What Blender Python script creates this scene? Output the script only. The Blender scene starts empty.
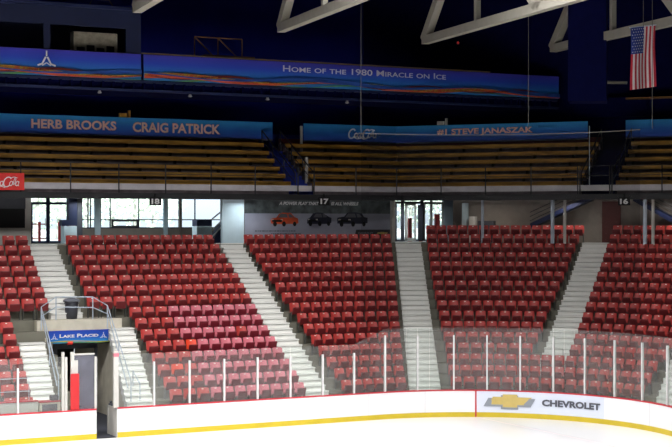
import bpy, bmesh, math, random
from math import sin, cos, pi, radians
from mathutils import Vector, Matrix
random.seed(7)
sc = bpy.context.scene
COL = sc.collection

# ------------------------------------------------------------------ camera
F, H, YH = 1512.147, 7.8215, 221.64           # focal length in px of a 672x447 frame, eye height, horizon row
cam = bpy.data.cameras.new('camera'); cam.sensor_width = 36; cam.lens = F * 36 / 672
cam.clip_start = 0.5; cam.clip_end = 900
cam.shift_y = -(223.5 - YH) / 672
camo = bpy.data.objects.new('camera', cam); COL.objects.link(camo)
camo.location = (0, 0, H); camo.rotation_euler = (pi / 2, 0, 0); sc.camera = camo

# ------------------------------------------------------------------ light and exposure
sc.view_settings.view_transform = 'Standard'; sc.view_settings.look = 'None'
sc.view_settings.gamma = 1; sc.view_settings.exposure = 0.0; sc.view_settings.use_curve_mapping = False
PHI, DIST, ST, RC = 0.4773, 52.292, 28.9958, 7.3624
D0, T, R, Z0 = 2.0448, 0.6453, 0.4112, 1.8617
u = Vector((cos(PHI), sin(PHI), 0)); n = Vector((-sin(PHI), cos(PHI), 0)); P0 = n * DIST
w = bpy.data.worlds.new('sky'); sc.world = w; w.use_nodes = True
nt = w.node_tree; nt.nodes.clear()
wo = nt.nodes.new('ShaderNodeOutputWorld'); bg = nt.nodes.new('ShaderNodeBackground')
sky = nt.nodes.new('ShaderNodeTexSky'); sky.sky_type = 'HOSEK_WILKIE'; sky.turbidity = 6.5
sky.sun_direction = (0.3, -0.5, 0.8)
hs = nt.nodes.new('ShaderNodeHueSaturation'); hs.inputs['Saturation'].default_value = 0.35
nt.links.new(sky.outputs[0], hs.inputs['Color']); nt.links.new(hs.outputs[0], bg.inputs[0])
bg.inputs[1].default_value = 8
nt.links.new(bg.outputs[0], wo.inputs[0])
sun = bpy.data.lights.new('sun', 'SUN'); sun.energy = 14; sun.angle = radians(3); sun.color = (1, .96, .9)
so = bpy.data.objects.new('sun', sun); COL.objects.link(so)
so.rotation_euler = Vector((-0.25, 0.75, -0.75)).to_track_quat('-Z', 'Y').to_euler()
LAMP = 2900
for a_, b_ in ((-2, -9.5), (12, -9.5), (25, -9.5), (-2, -25), (12, -25), (25, -25)):   # high-bay lamps over the ice
    p = P0 + u * a_ + n * b_
    l = bpy.data.lights.new('bay_lamp', 'AREA'); l.shape = 'RECTANGLE'; l.size = 5; l.size_y = 3
    l.energy = LAMP; l.color = (1.0, .985, .97); l.spread = radians(150)
    lo = bpy.data.objects.new('bay_lamp', l); COL.objects.link(lo); lo.location = (p.x, p.y, 18.2)
    lo.rotation_euler = (0, 0, PHI)

# ------------------------------------------------------------------ materials
def lin(c): return tuple(((v / 255) / 12.92 if v <= 10 else ((v / 255 + .055) / 1.055) ** 2.4) for v in c)
def mat(name, rgb, rough=.6, metal=0, var=.08, scale=3, spec=.5):
    m = bpy.data.materials.new(name); m.use_nodes = True; t = m.node_tree; b = t.nodes['Principled BSDF']
    b.inputs['Roughness'].default_value = rough; b.inputs['Metallic'].default_value = metal
    b.inputs['Specular IOR Level'].default_value = spec
    c = lin(rgb)
    tc = t.nodes.new('ShaderNodeTexCoord'); no = t.nodes.new('ShaderNodeTexNoise'); no.inputs['Scale'].default_value = scale
    no.inputs['Detail'].default_value = 4
    rp = t.nodes.new('ShaderNodeValToRGB'); rp.color_ramp.elements[0].position = .3; rp.color_ramp.elements[1].position = .7
    rp.color_ramp.elements[0].color = (*[v * (1 - var) for v in c], 1)
    rp.color_ramp.elements[1].color = (*[min(1, v * (1 + var)) for v in c], 1)
    t.links.new(tc.outputs['Object'], no.inputs['Vector']); t.links.new(no.outputs['Fac'], rp.inputs[0])
    t.links.new(rp.outputs[0], b.inputs['Base Color'])
    return m
def ramp_mat(name, stops, axis=2, rough=.7, noise=.0, nscale=4, z0=0., z1=1.):
    """printed colour that runs over the height of the object (UV-free, object coordinates z0..z1)"""
    m = bpy.data.materials.new(name); m.use_nodes = True; t = m.node_tree; b = t.nodes['Principled BSDF']
    b.inputs['Roughness'].default_value = rough
    tc = t.nodes.new('ShaderNodeTexCoord'); sp = t.nodes.new('ShaderNodeSeparateXYZ'); mr = t.nodes.new('ShaderNodeMapRange')
    mr.inputs[1].default_value = z0; mr.inputs[2].default_value = z1
    t.links.new(tc.outputs['Object'], sp.inputs[0]); t.links.new(sp.outputs[axis], mr.inputs[0])
    rp = t.nodes.new('ShaderNodeValToRGB'); e = rp.color_ramp.elements
    e[0].position = stops[0][0]; e[0].color = (*lin(stops[0][1]), 1)
    e[1].position = stops[-1][0]; e[1].color = (*lin(stops[-1][1]), 1)
    for p_, c_ in stops[1:-1]:
        k_ = e.new(p_); k_.color = (*lin(c_), 1)
    no = t.nodes.new('ShaderNodeTexNoise'); no.inputs['Scale'].default_value = nscale; no.inputs['Detail'].default_value = 6
    t.links.new(tc.outputs['Object'], no.inputs['Vector'])
    ma = t.nodes.new('ShaderNodeMath'); ma.operation = 'MULTIPLY_ADD'; ma.inputs[1].default_value = noise
    t.links.new(no.outputs['Fac'], ma.inputs[0]); t.links.new(mr.outputs[0], ma.inputs[2])
    t.links.new(ma.outputs[0], rp.inputs[0]); t.links.new(rp.outputs[0], b.inputs['Base Color'])
    return m
M = {}
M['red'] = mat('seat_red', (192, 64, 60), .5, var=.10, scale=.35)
M['red_pan_shaded'] = mat('seat_pan_shaded_red', (112, 30, 34), .55, var=.08, scale=.35)  # darker than the back: shade on the folded underside is in the colour
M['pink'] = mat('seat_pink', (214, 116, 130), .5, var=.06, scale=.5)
M['pink_pan_shaded'] = mat('seat_pan_shaded_crimson', (124, 26, 42), .55, var=.05)  # crimson pan, darkened as well for its shaded underside
M['orange'] = mat('seat_orange_red', (232, 70, 40), .45)
M['plate'] = mat('number_plate', (235, 225, 215), .4)
M['bracket'] = mat('bracket_grey', (92, 96, 92), .5, .4)
M['concrete'] = mat('concrete', (118, 116, 104), .9, var=.15, scale=1.5)
M['step'] = mat('step_paint', (240, 240, 236), .8, var=.02, scale=2)
M['platform'] = mat('platform_concrete', (206, 200, 184), .85, var=.08)
M['board'] = mat('board_white', (240, 240, 242), .35, var=.015, scale=.6)
M['board_ad'] = mat('board_ad_blue', (222, 229, 244), .35, var=.01)
M['yellow'] = mat('kick_yellow', (206, 182, 44), .4, var=.05)
M['redline'] = mat('rail_red', (196, 44, 58), .45)
M['white'] = mat('paint_white', (225, 225, 225), .5)
M['offwhite'] = mat('wall_white', (196, 194, 188), .8, var=.05)
M['palewall'] = mat('wall_pale_blue', (205, 226, 236), .7, var=.05)
M['greywall'] = mat('wall_grey', (146, 138, 130), .85, var=.08)
M['navy'] = mat('navy_paint', (12, 26, 118), .8, spec=.2, var=.12, scale=.4)
M['navydark'] = mat('navy_dark', (4, 8, 54), .85, spec=.1, var=.15)
M['navytrim'] = mat('navy_trim', (16, 30, 72), .55)
M['black'] = mat('black_matte', (10, 10, 13), .8)
M['char'] = mat('charcoal_plastic', (62, 64, 72), .5)
M['steel'] = mat('steel_rail', (184, 196, 210), .4, .1)
M['dsteel'] = mat('dark_steel', (52, 54, 60), .5, .4)
M['beam'] = mat('beam_dark', (30, 31, 34), .6, .1)
M['wood'] = mat('bench_wood', (168, 124, 40), .6, var=.25, scale=1.2)
M['woodf'] = mat('bench_frame', (112, 102, 106), .8, var=.3, scale=2.5)
M['truss'] = mat('truss_paint', (142, 138, 128), .6, var=.05)
M['brown'] = mat('door_brown', (92, 38, 34), .6)
M['roof'] = mat('roof_dark', (9, 9, 12), .9)
M['sign_red'] = mat('sign_red', (214, 40, 36), .4)
M['padred'] = mat('pad_red', (196, 38, 42), .5)
M['joint'] = mat('joint_pale', (205, 205, 210), .5)
M['gold'] = mat('emblem_gold', (208, 184, 108), .35, .1)
M['silver'] = mat('emblem_silver', (150, 158, 168), .3, .3)
M['letter'] = mat('letter_grey', (86, 88, 100), .5)
M['peach'] = mat('letter_peach', (242, 196, 176), .6)
M['letterred'] = mat('letter_outline_red', (170, 60, 60), .6)
M['green'] = mat('wave_green', (90, 150, 80), .6)
M['darkred'] = mat('dark_red_trim', (96, 26, 34), .6)
M['matrubber'] = mat('rubber_mat', (62, 64, 74), .9)
M['ropew'] = mat('rope', (84, 82, 78), .8)
M['orangecar'] = mat('print_orange', (214, 84, 44), .5, var=.3, scale=2)
M['bluecar'] = mat('print_dark_blue', (28, 32, 54), .5, var=.3, scale=2)
M['printgrey'] = mat('print_grey', (96, 96, 104), .6)
M['lamp_red'] = mat('beacon_red', (255, 60, 50), .3)
M['leaf'] = mat('leaves', (222, 234, 212), .8, var=.15, scale=2)
M['bark'] = mat('bark', (190, 186, 176), .9)
M['ground'] = mat('pavement_light', (206, 206, 202), .9)
def glass(name, haze, tint=(.93, .96, .95), hz=(232, 226, 226), gl=.05):
    m = bpy.data.materials.new(name); m.use_nodes = True; t = m.node_tree; t.nodes.clear()
    o = t.nodes.new('ShaderNodeOutputMaterial'); tr = t.nodes.new('ShaderNodeBsdfTransparent'); tr.inputs[0].default_value = (*tint, 1)
    d = t.nodes.new('ShaderNodeBsdfDiffuse'); d.inputs[0].default_value = (*lin(hz), 1)
    g = t.nodes.new('ShaderNodeBsdfGlossy'); g.inputs['Roughness'].default_value = .15
    a = t.nodes.new('ShaderNodeMixShader'); b = t.nodes.new('ShaderNodeMixShader')
    tc = t.nodes.new('ShaderNodeTexCoord'); no = t.nodes.new('ShaderNodeTexNoise'); no.inputs['Scale'].default_value = 1.3; no.inputs['Detail'].default_value = 5
    mr = t.nodes.new('ShaderNodeMapRange'); mr.inputs[1].default_value = .3; mr.inputs[2].default_value = .75
    mr.inputs[3].default_value = haze * .6; mr.inputs[4].default_value = haze * 1.5
    t.links.new(tc.outputs['Object'], no.inputs['Vector']); t.links.new(no.outputs['Fac'], mr.inputs[0]); t.links.new(mr.outputs[0], a.inputs[0])
    t.links.new(tr.outputs[0], a.inputs[1]); t.links.new(d.outputs[0], a.inputs[2])
    b.inputs[0].default_value = gl; t.links.new(a.outputs[0], b.inputs[1]); t.links.new(g.outputs[0], b.inputs[2])
    t.links.new(b.outputs[0], o.inputs[0]); return m
M['glass'] = glass('rink_glass', .048, gl=.025)
M['glassdark'] = glass('door_glass_dark', .28, (.62, .64, .7), (150, 150, 165))
M['window'] = glass('window_glass', .01, (.9, .97, 1.0), gl=.03)
M['net'] = glass('safety_net', .10, (.84, .84, .84), (30, 30, 32), gl=0.0)
def ice_mat():
    m = mat('ice', (251, 251, 253), .25, var=.006, scale=.25)
    return m
M['ice'] = ice_mat()

# ------------------------------------------------------------------ paths: (s along the boards, o outwards)
C0 = P0 + u * ST - n * RC
def low(s, o, z=0.):
    if s <= ST: p = P0 + u * s + n * o
    else:
        a = (s - ST) / RC; p = C0 + (n * cos(a) + u * sin(a)) * (RC + o)
    return Vector((p.x, p.y, z))
def low_yaw(s): return PHI if s <= ST else PHI - (s - ST) / RC
def strt(s, o, z=0.):
    p = P0 + u * s + n * o; return Vector((p.x, p.y, z))
def px(p): return 336 + F * p.x / p.y
def py(p): return YH - F * (p.z - H) / p.y
def Sx(path, x, o, lo=-40, hi=44):
    for _ in range(50):
        m_ = (lo + hi) / 2
        if px(path(m_, o)) < x: lo = m_
        else: hi = m_
    return (lo + hi) / 2
A2 = radians(-24)
V1 = strt(Sx(strt, 403, 10, hi=120), 10)
SK = (V1 - P0).dot(u)
u2 = Vector((cos(A2), sin(A2), 0)); n2 = Vector((-sin(A2), cos(A2), 0))
TM = math.tan((PHI - A2) / 2)
def fac(s, o, z=0.):                          # second straight side of the upper tier
    p = V1 + u2 * s + n2 * (o - 10); return Vector((p.x, p.y, z))
def upper(s, o, z=0.):                        # both sides, mitred at the corner; s runs on past SK
    if s < SK: return strt(min(s, SK + (o - 10) * TM), o, z)
    return fac(s - SK, o, z)
def zat(path, s, o, y): p = path(s, o); return H + (YH - y) * p.y / F
def pt(path, x, y, o):
    s = Sx(path, x, o, -60, 44 if path is low else 90); p = path(s, o); p.z = H + (YH - y) * p.y / F; return p
# ------------------------------------------------------------------ mesh building
class MB:
    def __init__(s): s.v = []; s.f = []; s.m = []
    def quadv(s, *p, m=0):
        b = len(s.v); s.v += [tuple(q) for q in p]; s.f.append(tuple(range(b, b + len(p)))); s.m.append(m)
    def hexa(s, P, m=0):                     # P: 4 bottom then 4 top, same order
        b = len(s.v); s.v += [tuple(q) for q in P]
        for f in ((3, 2, 1, 0), (4, 5, 6, 7), (0, 1, 5, 4), (1, 2, 6, 5), (2, 3, 7, 6), (3, 0, 4, 7)):
            s.f.append(tuple(b + i for i in f)); s.m.append(m)
    def pbox(s, path, s0, s1, o0, o1, z0, z1, m=0, seg=None, corner=False):
        if seg is None: seg = max(1, int(abs(s1 - s0) / .25)) if path is low and max(s0, s1) > ST else 1
        b = len(s.v); K = [s0 + (s1 - s0) * i / seg for i in range(seg + 1)]
        for k in K:
            for o, z in ((o0, z0), (o1, z0), (o1, z1), (o0, z1)): s.v.append(tuple(path(k, o, z)))
        for i in range(seg):
            a = b + 4 * i
            for j in range(4):
                s.f.append((a + j, a + 4 + j, a + 4 + (j + 1) % 4, a + (j + 1) % 4)); s.m.append(m)
        s.f.append((b + 3, b + 2, b + 1, b)[::-1]); s.m.append(m)
        a = b + 4 * seg; s.f.append((a + 3, a + 2, a + 1, a)); s.m.append(m)
    def ubox(s, s0, s1, o0, o1, z0, z1, m=0):   # on the upper tier, bent at the corner
        b = len(s.v); n_ = 0; rows = []
        prof = ((o0, z0), (o1, z0), (o1, z1), (o0, z1))
        rows.append([upper(s0, o, z) for o, z in prof])
        if s0 < SK < s1: rows.append([strt(SK + (o - 10) * TM, o, z) for o, z in prof])
        rows.append([upper(s1, o, z) for o, z in prof])
        for r_ in rows: s.v += [tuple(p) for p in r_]
        for i in range(len(rows) - 1):
            a = b + 4 * i
            for j in range(4): s.f.append((a + j, a + 4 + j, a + 4 + (j + 1) % 4, a + (j + 1) % 4)); s.m.append(m)
        s.f.append((b, b + 1, b + 2, b + 3)); s.m.append(m)
        a = b + 4 * (len(rows) - 1); s.f.append((a + 3, a + 2, a + 1, a)); s.m.append(m)
    def box(s, x0, x1, y0, y1, z0, z1, m=0, mx=None):
        P = [Vector(c) for c in ((x0, y0, z0), (x1, y0, z0), (x1, y1, z0), (x0, y1, z0), (x0, y0, z1), (x1, y0, z1), (x1, y1, z1), (x0, y1, z1))]
        if mx: P = [mx @ p for p in P]
        s.hexa(P, m)
    def tube(s, pts, r, k=6, m=0, r2=None):
        pts = [Vector(p) for p in pts]; b = len(s.v)
        for i, p in enumerate(pts):
            d = (pts[min(i + 1, len(pts) - 1)] - pts[max(i - 1, 0)]).normalized()
            a = d.cross(Vector((0, 0, 1)));
            if a.length < .05: a = d.cross(Vector((0, 1, 0)))
            a.normalize(); c = d.cross(a)
            rr = r if r2 is None else r + (r2 - r) * i / (len(pts) - 1)
            for j in range(k):
                t = 2 * pi * j / k; s.v.append(tuple(p + a * cos(t) * rr + c * sin(t) * rr))
        for i in range(len(pts) - 1):
            for j in range(k):
                s.f.append((b + i * k + j, b + i * k + (j + 1) % k, b + (i + 1) * k + (j + 1) % k, b + (i + 1) * k + j)); s.m.append(m)
        s.f.append(tuple(b + j for j in range(k))[::-1]); s.m.append(m)
        s.f.append(tuple(b + (len(pts) - 1) * k + j for j in range(k))); s.m.append(m)
    def lathe(s, c, prof, k=16, m=0):
        b = len(s.v)
        for r, z in prof:
            for j in range(k): t = 2 * pi * j / k; s.v.append((c[0] + r * cos(t), c[1] + r * sin(t), c[2] + z))
        for i in range(len(prof) - 1):
            for j in range(k): s.f.append((b + i * k + j, b + i * k + (j + 1) % k, b + (i + 1) * k + (j + 1) % k, b + (i + 1) * k + j)); s.m.append(m)
        s.f.append(tuple(b + j for j in range(k))[::-1]); s.m.append(m)
        s.f.append(tuple(b + (len(prof) - 1) * k + j for j in range(k))); s.m.append(m)
    def add(s, o, mx, ms=0):
        b = len(s.v); s.v += [tuple(mx @ Vector(p)) for p in o.v]; s.f += [tuple(b + i for i in f) for f in o.f]; s.m += [ms + x for x in o.m]
    def mesh(s, name, mats):
        me = bpy.data.meshes.new(name); me.from_pydata(s.v, [], s.f)
        for m_ in (mats if isinstance(mats, (list, tuple)) else [mats]): me.materials.append(M[m_] if isinstance(m_, str) else m_)
        if len(set(s.m)) > 1 or (s.m and s.m[0]): me.polygons.foreach_set('material_index', s.m)
        me.update(); return me
    def build(s, name, mats, parent=None, origin=None, smooth=False, bevel=0):
        """link as one object; its origin is put at the base centre so it sits where it stands"""
        if parent is not None and origin is None: org = parent.matrix_world.translation.copy() if False else Vector(parent['_o'] if '_o' in parent else (0, 0, 0))
        elif origin is None:
            xs = [v[0] for v in s.v]; ys = [v[1] for v in s.v]; zs = [v[2] for v in s.v]
            org = Vector(((min(xs) + max(xs)) / 2, (min(ys) + max(ys)) / 2, min(zs)))
        else: org = Vector(origin)
        s.v = [tuple(Vector(v) - org) for v in s.v]
        me = s.mesh(name, mats)
        bm = bmesh.new(); bm.from_mesh(me); bmesh.ops.recalc_face_normals(bm, faces=bm.faces)
        if bevel:
            bmesh.ops.bevel(bm, geom=list(bm.edges), offset=bevel, segments=2, profile=.5, affect='EDGES', clamp_overlap=True)
        bm.to_mesh(me); bm.free()
        if smooth: me.polygons.foreach_set('use_smooth', [True] * len(me.polygons))
        o = bpy.data.objects.new(name, me); COL.objects.link(o)
        if parent is not None:
            o.parent = parent; ORG[o.name] = org
        else:
            o.location = org; ORG[o.name] = org
        return o
ORG = {}
_b = MB.build
def build(self, name, mats, parent=None, **kw):
    if parent is not None and 'origin' not in kw: kw['origin'] = ORG[parent.name]
    return _b(self, name, mats, parent, **kw)
MB.build = build
def tag(o, label=None, cat=None, group=None, kind=None):
    if label: o['label'] = label
    if cat: o['category'] = cat
    if group: o['group'] = group
    if kind: o['kind'] = kind
    return o
def thing(name, label, cat, loc, group=None, kind=None):
    o = bpy.data.objects.new(name, None); COL.objects.link(o); o.location = loc; o.empty_display_size = .2
    ORG[o.name] = Vector(loc); return tag(o, label, cat, group, kind)

def text_mb(body, x0, x1, y0, y1, path, o, bold=.0, shear=0, caps=False, th=.012):
    """lettering mapped on a path surface between pixel bounds measured on that surface"""
    cu = bpy.data.curves.new('t', 'FONT'); cu.body = body; cu.offset = bold; cu.shear = shear
    cu.resolution_u = 3
    if caps:
        cu.small_caps_scale = .78
        for i, ch in enumerate(body):
            if ch.islower(): cu.body_format[i].use_small_caps = True
    ob = bpy.data.objects.new('t', cu); COL.objects.link(ob)
    dg = bpy.context.evaluated_depsgraph_get(); me = bpy.data.meshes.new_from_object(ob.evaluated_get(dg))
    V = [v.co.copy() for v in me.vertices]; Fc = [tuple(p.vertices) for p in me.polygons]
    bpy.data.objects.remove(ob); bpy.data.curves.remove(cu); bpy.data.meshes.remove(me)
    xa, xb = min(v.x for v in V), max(v.x for v in V); ya, yb = min(v.y for v in V), max(v.y for v in V)
    sa, sb = Sx(path, x0, o, -60, 44 if path is low else 90), Sx(path, x1, o, -60, 44 if path is low else 90)
    # y0 = (top at left, bottom at left)
    za, zb = zat(path, sa, o, y1), zat(path, sa, o, y0)
    mb = MB()
    for v in V: mb.v.append(tuple(path(sa + (v.x - xa) / (xb - xa) * (sb - sa), o, za + (v.y - ya) / (yb - ya) * (zb - za))))
    mb.f = Fc; mb.m = [0] * len(Fc); return mb
def stroke(pts, wd, f, m=0, mb=None):
    """flat stroke polygon along 2-D points; f maps (x,y) to world"""
    mb = mb or MB(); L = []; Rr = []
    for i, p in enumerate(pts):
        a = pts[max(i - 1, 0)]; b = pts[min(i + 1, len(pts) - 1)]
        dx, dy = b[0] - a[0], b[1] - a[1]; l = math.hypot(dx, dy) or 1; nx, ny = -dy / l * wd / 2, dx / l * wd / 2
        L.append(f(p[0] + nx, p[1] + ny)); Rr.append(f(p[0] - nx, p[1] - ny))
    for i in range(len(pts) - 1): mb.quadv(L[i], L[i + 1], Rr[i + 1], Rr[i], m=m)
    return mb
def on(path, x0, yb, o, scale_x=1.):
    """maps metres (x right, y up) from a pixel anchor on the surface"""
    s0 = Sx(path, x0, o, -60, 44 if path is low else 90); z0 = zat(path, s0, o, yb)
    return lambda x, y: path(s0 + x, o, z0 + y)

# ================================================================== SETTING
def struct(o): o['kind'] = 'structure'; return o
# ice
mb = MB(); K_ = [-45 + i * (ST + 45) / 40 for i in range(41)]
for a, b in zip(K_, K_[1:]): mb.quadv(low(a, -32), low(b, -32), low(b, 0), low(a, 0))
K_ = [ST + i * (RC * pi / 2) / 36 for i in range(37)]
for a, b in zip(K_, K_[1:]): mb.quadv(C0, low(b, 0), low(a, 0))
e = low(K_[-1], 0); mb.quadv(C0, C0 - n * 24.64, e - n * 24.64, e)
struct(mb.build('floor', 'ice', origin=(0, 0, 0)))
# arena floor under everything
mb = MB(); a = strt(-60, -70, -.03); b = strt(80, -70, -.03); c = strt(80, 17.9, -.03); d = strt(-60, 17.9, -.03)
mb.quadv(a, b, c, d); struct(mb.build('floor_base', 'concrete', origin=(0, 0, -.03)))
ZT = lambda j: Z0 + R * (13 - j) - .80                    # tread height of row j (0 = top row)
OT = lambda j: D0 + T * (13 - j)                          # where the seat backs of row j stand
ZC = ZT(-1)
for x_, o_ in ((10, 14), (90, 14.5), (160, 14.5), (228, 13.5), (330, 14)):        # added fill lights to brighten the concourse walls, no fixtures there
    s_ = Sx(strt, x_, o_, -60, 120) if x_ != 330 else 38.5
    l = bpy.data.lights.new('concourse_fill', 'AREA'); l.shape = 'RECTANGLE'; l.size = 1.2; l.size_y = .3; l.energy = 22 if x_ == 228 else 45; l.color = (.9, .97, 1)
    p = strt(s_, 11.0 if x_ in (228,) else o_); lo = bpy.data.objects.new('concourse_fill', l); COL.objects.link(lo); lo.location = (p.x, p.y, 8.72); lo.rotation_euler = (0, 0, PHI)
LATE = [(3.5, 11.8), (7.5, 11.8), (12.5, 11.8)]
#                                              # concourse floor 6.8 m
# enclosing shell
ZR = 22.
def wall(name, pa, pb, z0, z1, m, th=.2):
    mb = MB(); d_ = (pb - pa).normalized(); q = Vector((-d_.y, d_.x, 0)) * th
    mb.hexa([Vector((p.x, p.y, z0)) for p in (pa, pb, pb + q, pa + q)] + [Vector((p.x, p.y, z1)) for p in (pa, pb, pb + q, pa + q)])
    return struct(mb.build(name, m))
ZS = 8.80                                                 # underside of upper tier
wall('wall_back', strt(-60, 17.8), strt(80, 17.8), ZS + .3, ZR, 'navy')
wall('wall_left', strt(-60, -70), strt(-60, 18), -.03, ZR, 'navydark')
wall('wall_end', fac(-6, 16.5), fac(72, 16.5), ZS + .3, ZR, 'navydark')
wall('wall_end_low', fac(Sx(fac, 458, 16.5, -20, 40), 16.5), fac(72, 16.5), ZC, ZS + .3, 'navydark')
wall('wall_front', strt(80, -70), strt(-60, -70), -.03, ZR, 'navydark')
wall('wall_side', strt(80, -70), strt(80, 18), -.03, ZR, 'navydark')
mb = MB(); mb.quadv(strt(-60, -70, ZR), strt(80, -70, ZR), strt(80, 18.1, ZR), strt(-60, 18.1, ZR))
struct(mb.build('ceiling', 'roof'))
# concourse floor
OC = OT(-1) + .08 - T
mb = MB()
mb.pbox(strt, -60, ST, OC, 17.7, ZC - .5, ZC)
mb.pbox(low, ST, ST + RC * 1.9, OC, OC + 6, ZC - .5, ZC - .004, seg=18)
struct(mb.build('floor_concourse', 'concrete'))

# ================================================================== TERRACE
# tunnel span on the path (in s) and lower side stairs around it
sTl, sTr = Sx(low, 48.3, 5.3), Sx(low, 111.5, 5.6)
def sweep(mb, s0, s1, jt, jb, m=0):
    seg = max(1, int((s1 - s0) / .8)) if s1 > ST else 1
    for i in range(seg):
        a, b = s0 + (s1 - s0) * i / seg, s0 + (s1 - s0) * (i + 1) / seg
        for j in range(jt, jb + 1):
            o1 = OT(j) + .08; o0 = o1 - T
            zb = ZT(j + 1) if j < jb else max(ZT(j) - R, -.02)
            mb.quadv(low(a, o0, ZT(j)), low(b, o0, ZT(j)), low(b, o1, ZT(j)), low(a, o1, ZT(j)), m=m)
            mb.quadv(low(a, o0, zb), low(b, o0, zb), low(b, o0, ZT(j)), low(a, o0, ZT(j)), m=m)
mb = MB()
sweep(mb, -30, sTl, 0, 14); sweep(mb, sTr, ST, 0, 14); sweep(mb, sTl, sTr, 0, 5)
sweep(mb, ST, ST + RC * 1.9, 0, 14)
tag(mb.build('seating_terrace', 'concrete'), 'stepped grey concrete terrace carrying the red seats behind the rink boards', 'terrace')

# ------------------------------------------------------------------ stairs
def stairs(label, top, bot, jt, jb, group='white stairs between the seat blocks'):
    """top/bot = (left px, right px) at rows jt/jb; two steps per row"""
    oa = OT(jb) + .08 - 1.5 * T; ob = OT(jt) + .08 - T * .5
    La, Ra = low(Sx(low, bot[0], oa), oa), low(Sx(low, bot[1], oa), oa)
    Lb, Rb = low(Sx(low, top[0], ob), ob), low(Sx(low, top[1], ob), ob)
    N = 2 * (jb - jt + 1); zb = ZT(jb) - R
    t_ = thing('staircase', label, 'stairs', ((La + Ra) / 2) + Vector((0, 0, max(zb, 0))), group)
    for k in range(N + (2 if jt == 0 else 0)):
        f0, f1 = k / N, (k + 1) / N
        l0, r0, l1, r1 = La.lerp(Lb, f0), Ra.lerp(Rb, f0), La.lerp(Lb, f1), Ra.lerp(Rb, f1)
        z1 = zb + (k + 1) * R / 2 + .03; d_ = (l0 - l1).normalized() * .055
        fw = (l0 - l1).normalized() * .10; bk_ = (l1 - l0) * .6; l0 = l0 + fw; r0 = r0 + fw; l1 = l1 + bk_; r1 = r1 + bk_
        mb = MB()
        V = lambda p, z: Vector((p.x, p.y, z))
        mb.hexa([V(l0, z1 - .27), V(r0, z1 - .27), V(r1, z1 - .27), V(l1, z1 - .27), V(l0, z1 - .066), V(r0, z1 - .066), V(r1, z1 - .066), V(l1, z1 - .066)])
        mb.hexa([V(l0 + d_, z1 - .045), V(r0 + d_, z1 - .045), V(r1, z1 - .045), V(l1, z1 - .045), V(l0 + d_, z1), V(r0 + d_, z1), V(r1, z1), V(l1, z1)])
        mb.build('step', 'step', t_)
    return t_
stairs('long white stairs between the block under sign 18 and the block under sign 17', (222.5, 245), (311, 338), 0, 14)
stairs('straight white stairs rising to the glass doors beside the vehicle banner', (396, 421.5), (411, 443), 0, 14)
stairs('white stairs slanting left as they descend, below the brown door', (581, 607), (537, 567), 0, 11)
stairs('short white stairs at the right edge of the picture', (705, 733), (650, 676), 2, 14)
stairs('white stairs rising from the tunnel roof to the left glass doors', (29, 58.5), (50.5, 82), 0, 5)
stairs('white stairs descending on the left of the tunnel entrance', (18, 44), (34, 60), 8, 14, 'white stairs either side of the tunnel')
stairs('white stairs descending on the right of the tunnel entrance', (108, 132.5), (131, 158.5), 7, 14, 'white stairs either side of the tunnel')

# ================================================================== SEATS
def rbox(dims, mx, bev=.02):
    bm = bmesh.new(); bmesh.ops.create_cube(bm, size=1)
    bmesh.ops.scale(bm, vec=dims, verts=bm.verts)
    bmesh.ops.bevel(bm, geom=list(bm.edges), offset=bev, segments=2, profile=.6, affect='EDGES')
    bmesh.ops.transform(bm, matrix=mx, verts=bm.verts); mb = MB()
    bm.verts.ensure_lookup_table(); mb.v = [tuple(v.co) for v in bm.verts]; mb.f = [tuple(v.index for v in f.verts) for f in bm.faces]; mb.m = [0] * len(mb.f)
    bm.free(); return mb
def rot(ax, deg): return Matrix.Rotation(radians(deg), 4, ax)
# local frame: x right, -y towards the ice, z up; origin on the tread below the top of the back
def seat_shapes(wd):
    back = MB()                                           # shell curved in plan, leaning back
    nx, nz = 8, 5; zt, zb = .80, .40
    for side in (0, 1):
        for i in range(nx + 1):
            for k in range(nz + 1):
                a = i / nx * 2 - 1; q = k / nz
                x = a * wd / 2 * (1 - .06 * q ** 3); z = zb + (zt - zb) * q - .012 * abs(a) ** 5 * (q ** 2) + .03 * q
                y = -.13 + .13 * q - .06 * abs(a) ** 2.5 + (.035 if side else 0)
                back.v.append((x, y, z))
    w_ = nz + 1; S_ = (nx + 1) * w_
    for i in range(nx):
        for k in range(nz):
            a = i * w_ + k; back.f.append((a, a + w_, a + w_ + 1, a + 1)); back.f.append((S_ + a + 1, S_ + a + w_ + 1, S_ + a + w_, S_ + a))
    for i in range(nx):
        for k in (0, nz): a = i * w_ + k; back.f.append((a, a + w_, S_ + a + w_, S_ + a))
    for k in range(nz):
        for i in (0, nx): a = i * w_ + k; back.f.append((a, a + 1, S_ + a + 1, S_ + a))
    back.m = [0] * len(back.f)
    # folded pan, its underside facing forwards and slightly down
    pan = rbox((wd * .84, .06, .30), Matrix.Translation((0, -.30, .49)) @ rot('X', 24), .022)
    lip = rbox((wd * .84, .075, .05), Matrix.Translation((0, -.355, .625)), .02)
    br = MB(); brs = []
    for sx in (-1, 1):
        x = sx * wd * .44; br = MB()
        br.hexa([(x - .012, -.20, 0), (x + .012, -.20, 0), (x + .012, -.08, 0), (x - .012, -.08, 0),
                 (x - .012, -.26, .44), (x + .012, -.26, .44), (x + .012, -.10, .48), (x - .012, -.10, .48)]); brs.append(br)
    pl = rbox((.075, .012, .034), Matrix.Translation((0, -.028, .765)) @ rot('X', -16), .004)
    pl.v = [(a_, b_, c_ + .02) for a_, b_, c_ in pl.v]
    return back, pan, lip, brs, pl
SH = {'w': seat_shapes(.50), 'n': seat_shapes(.445)}
ME = {}
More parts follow.
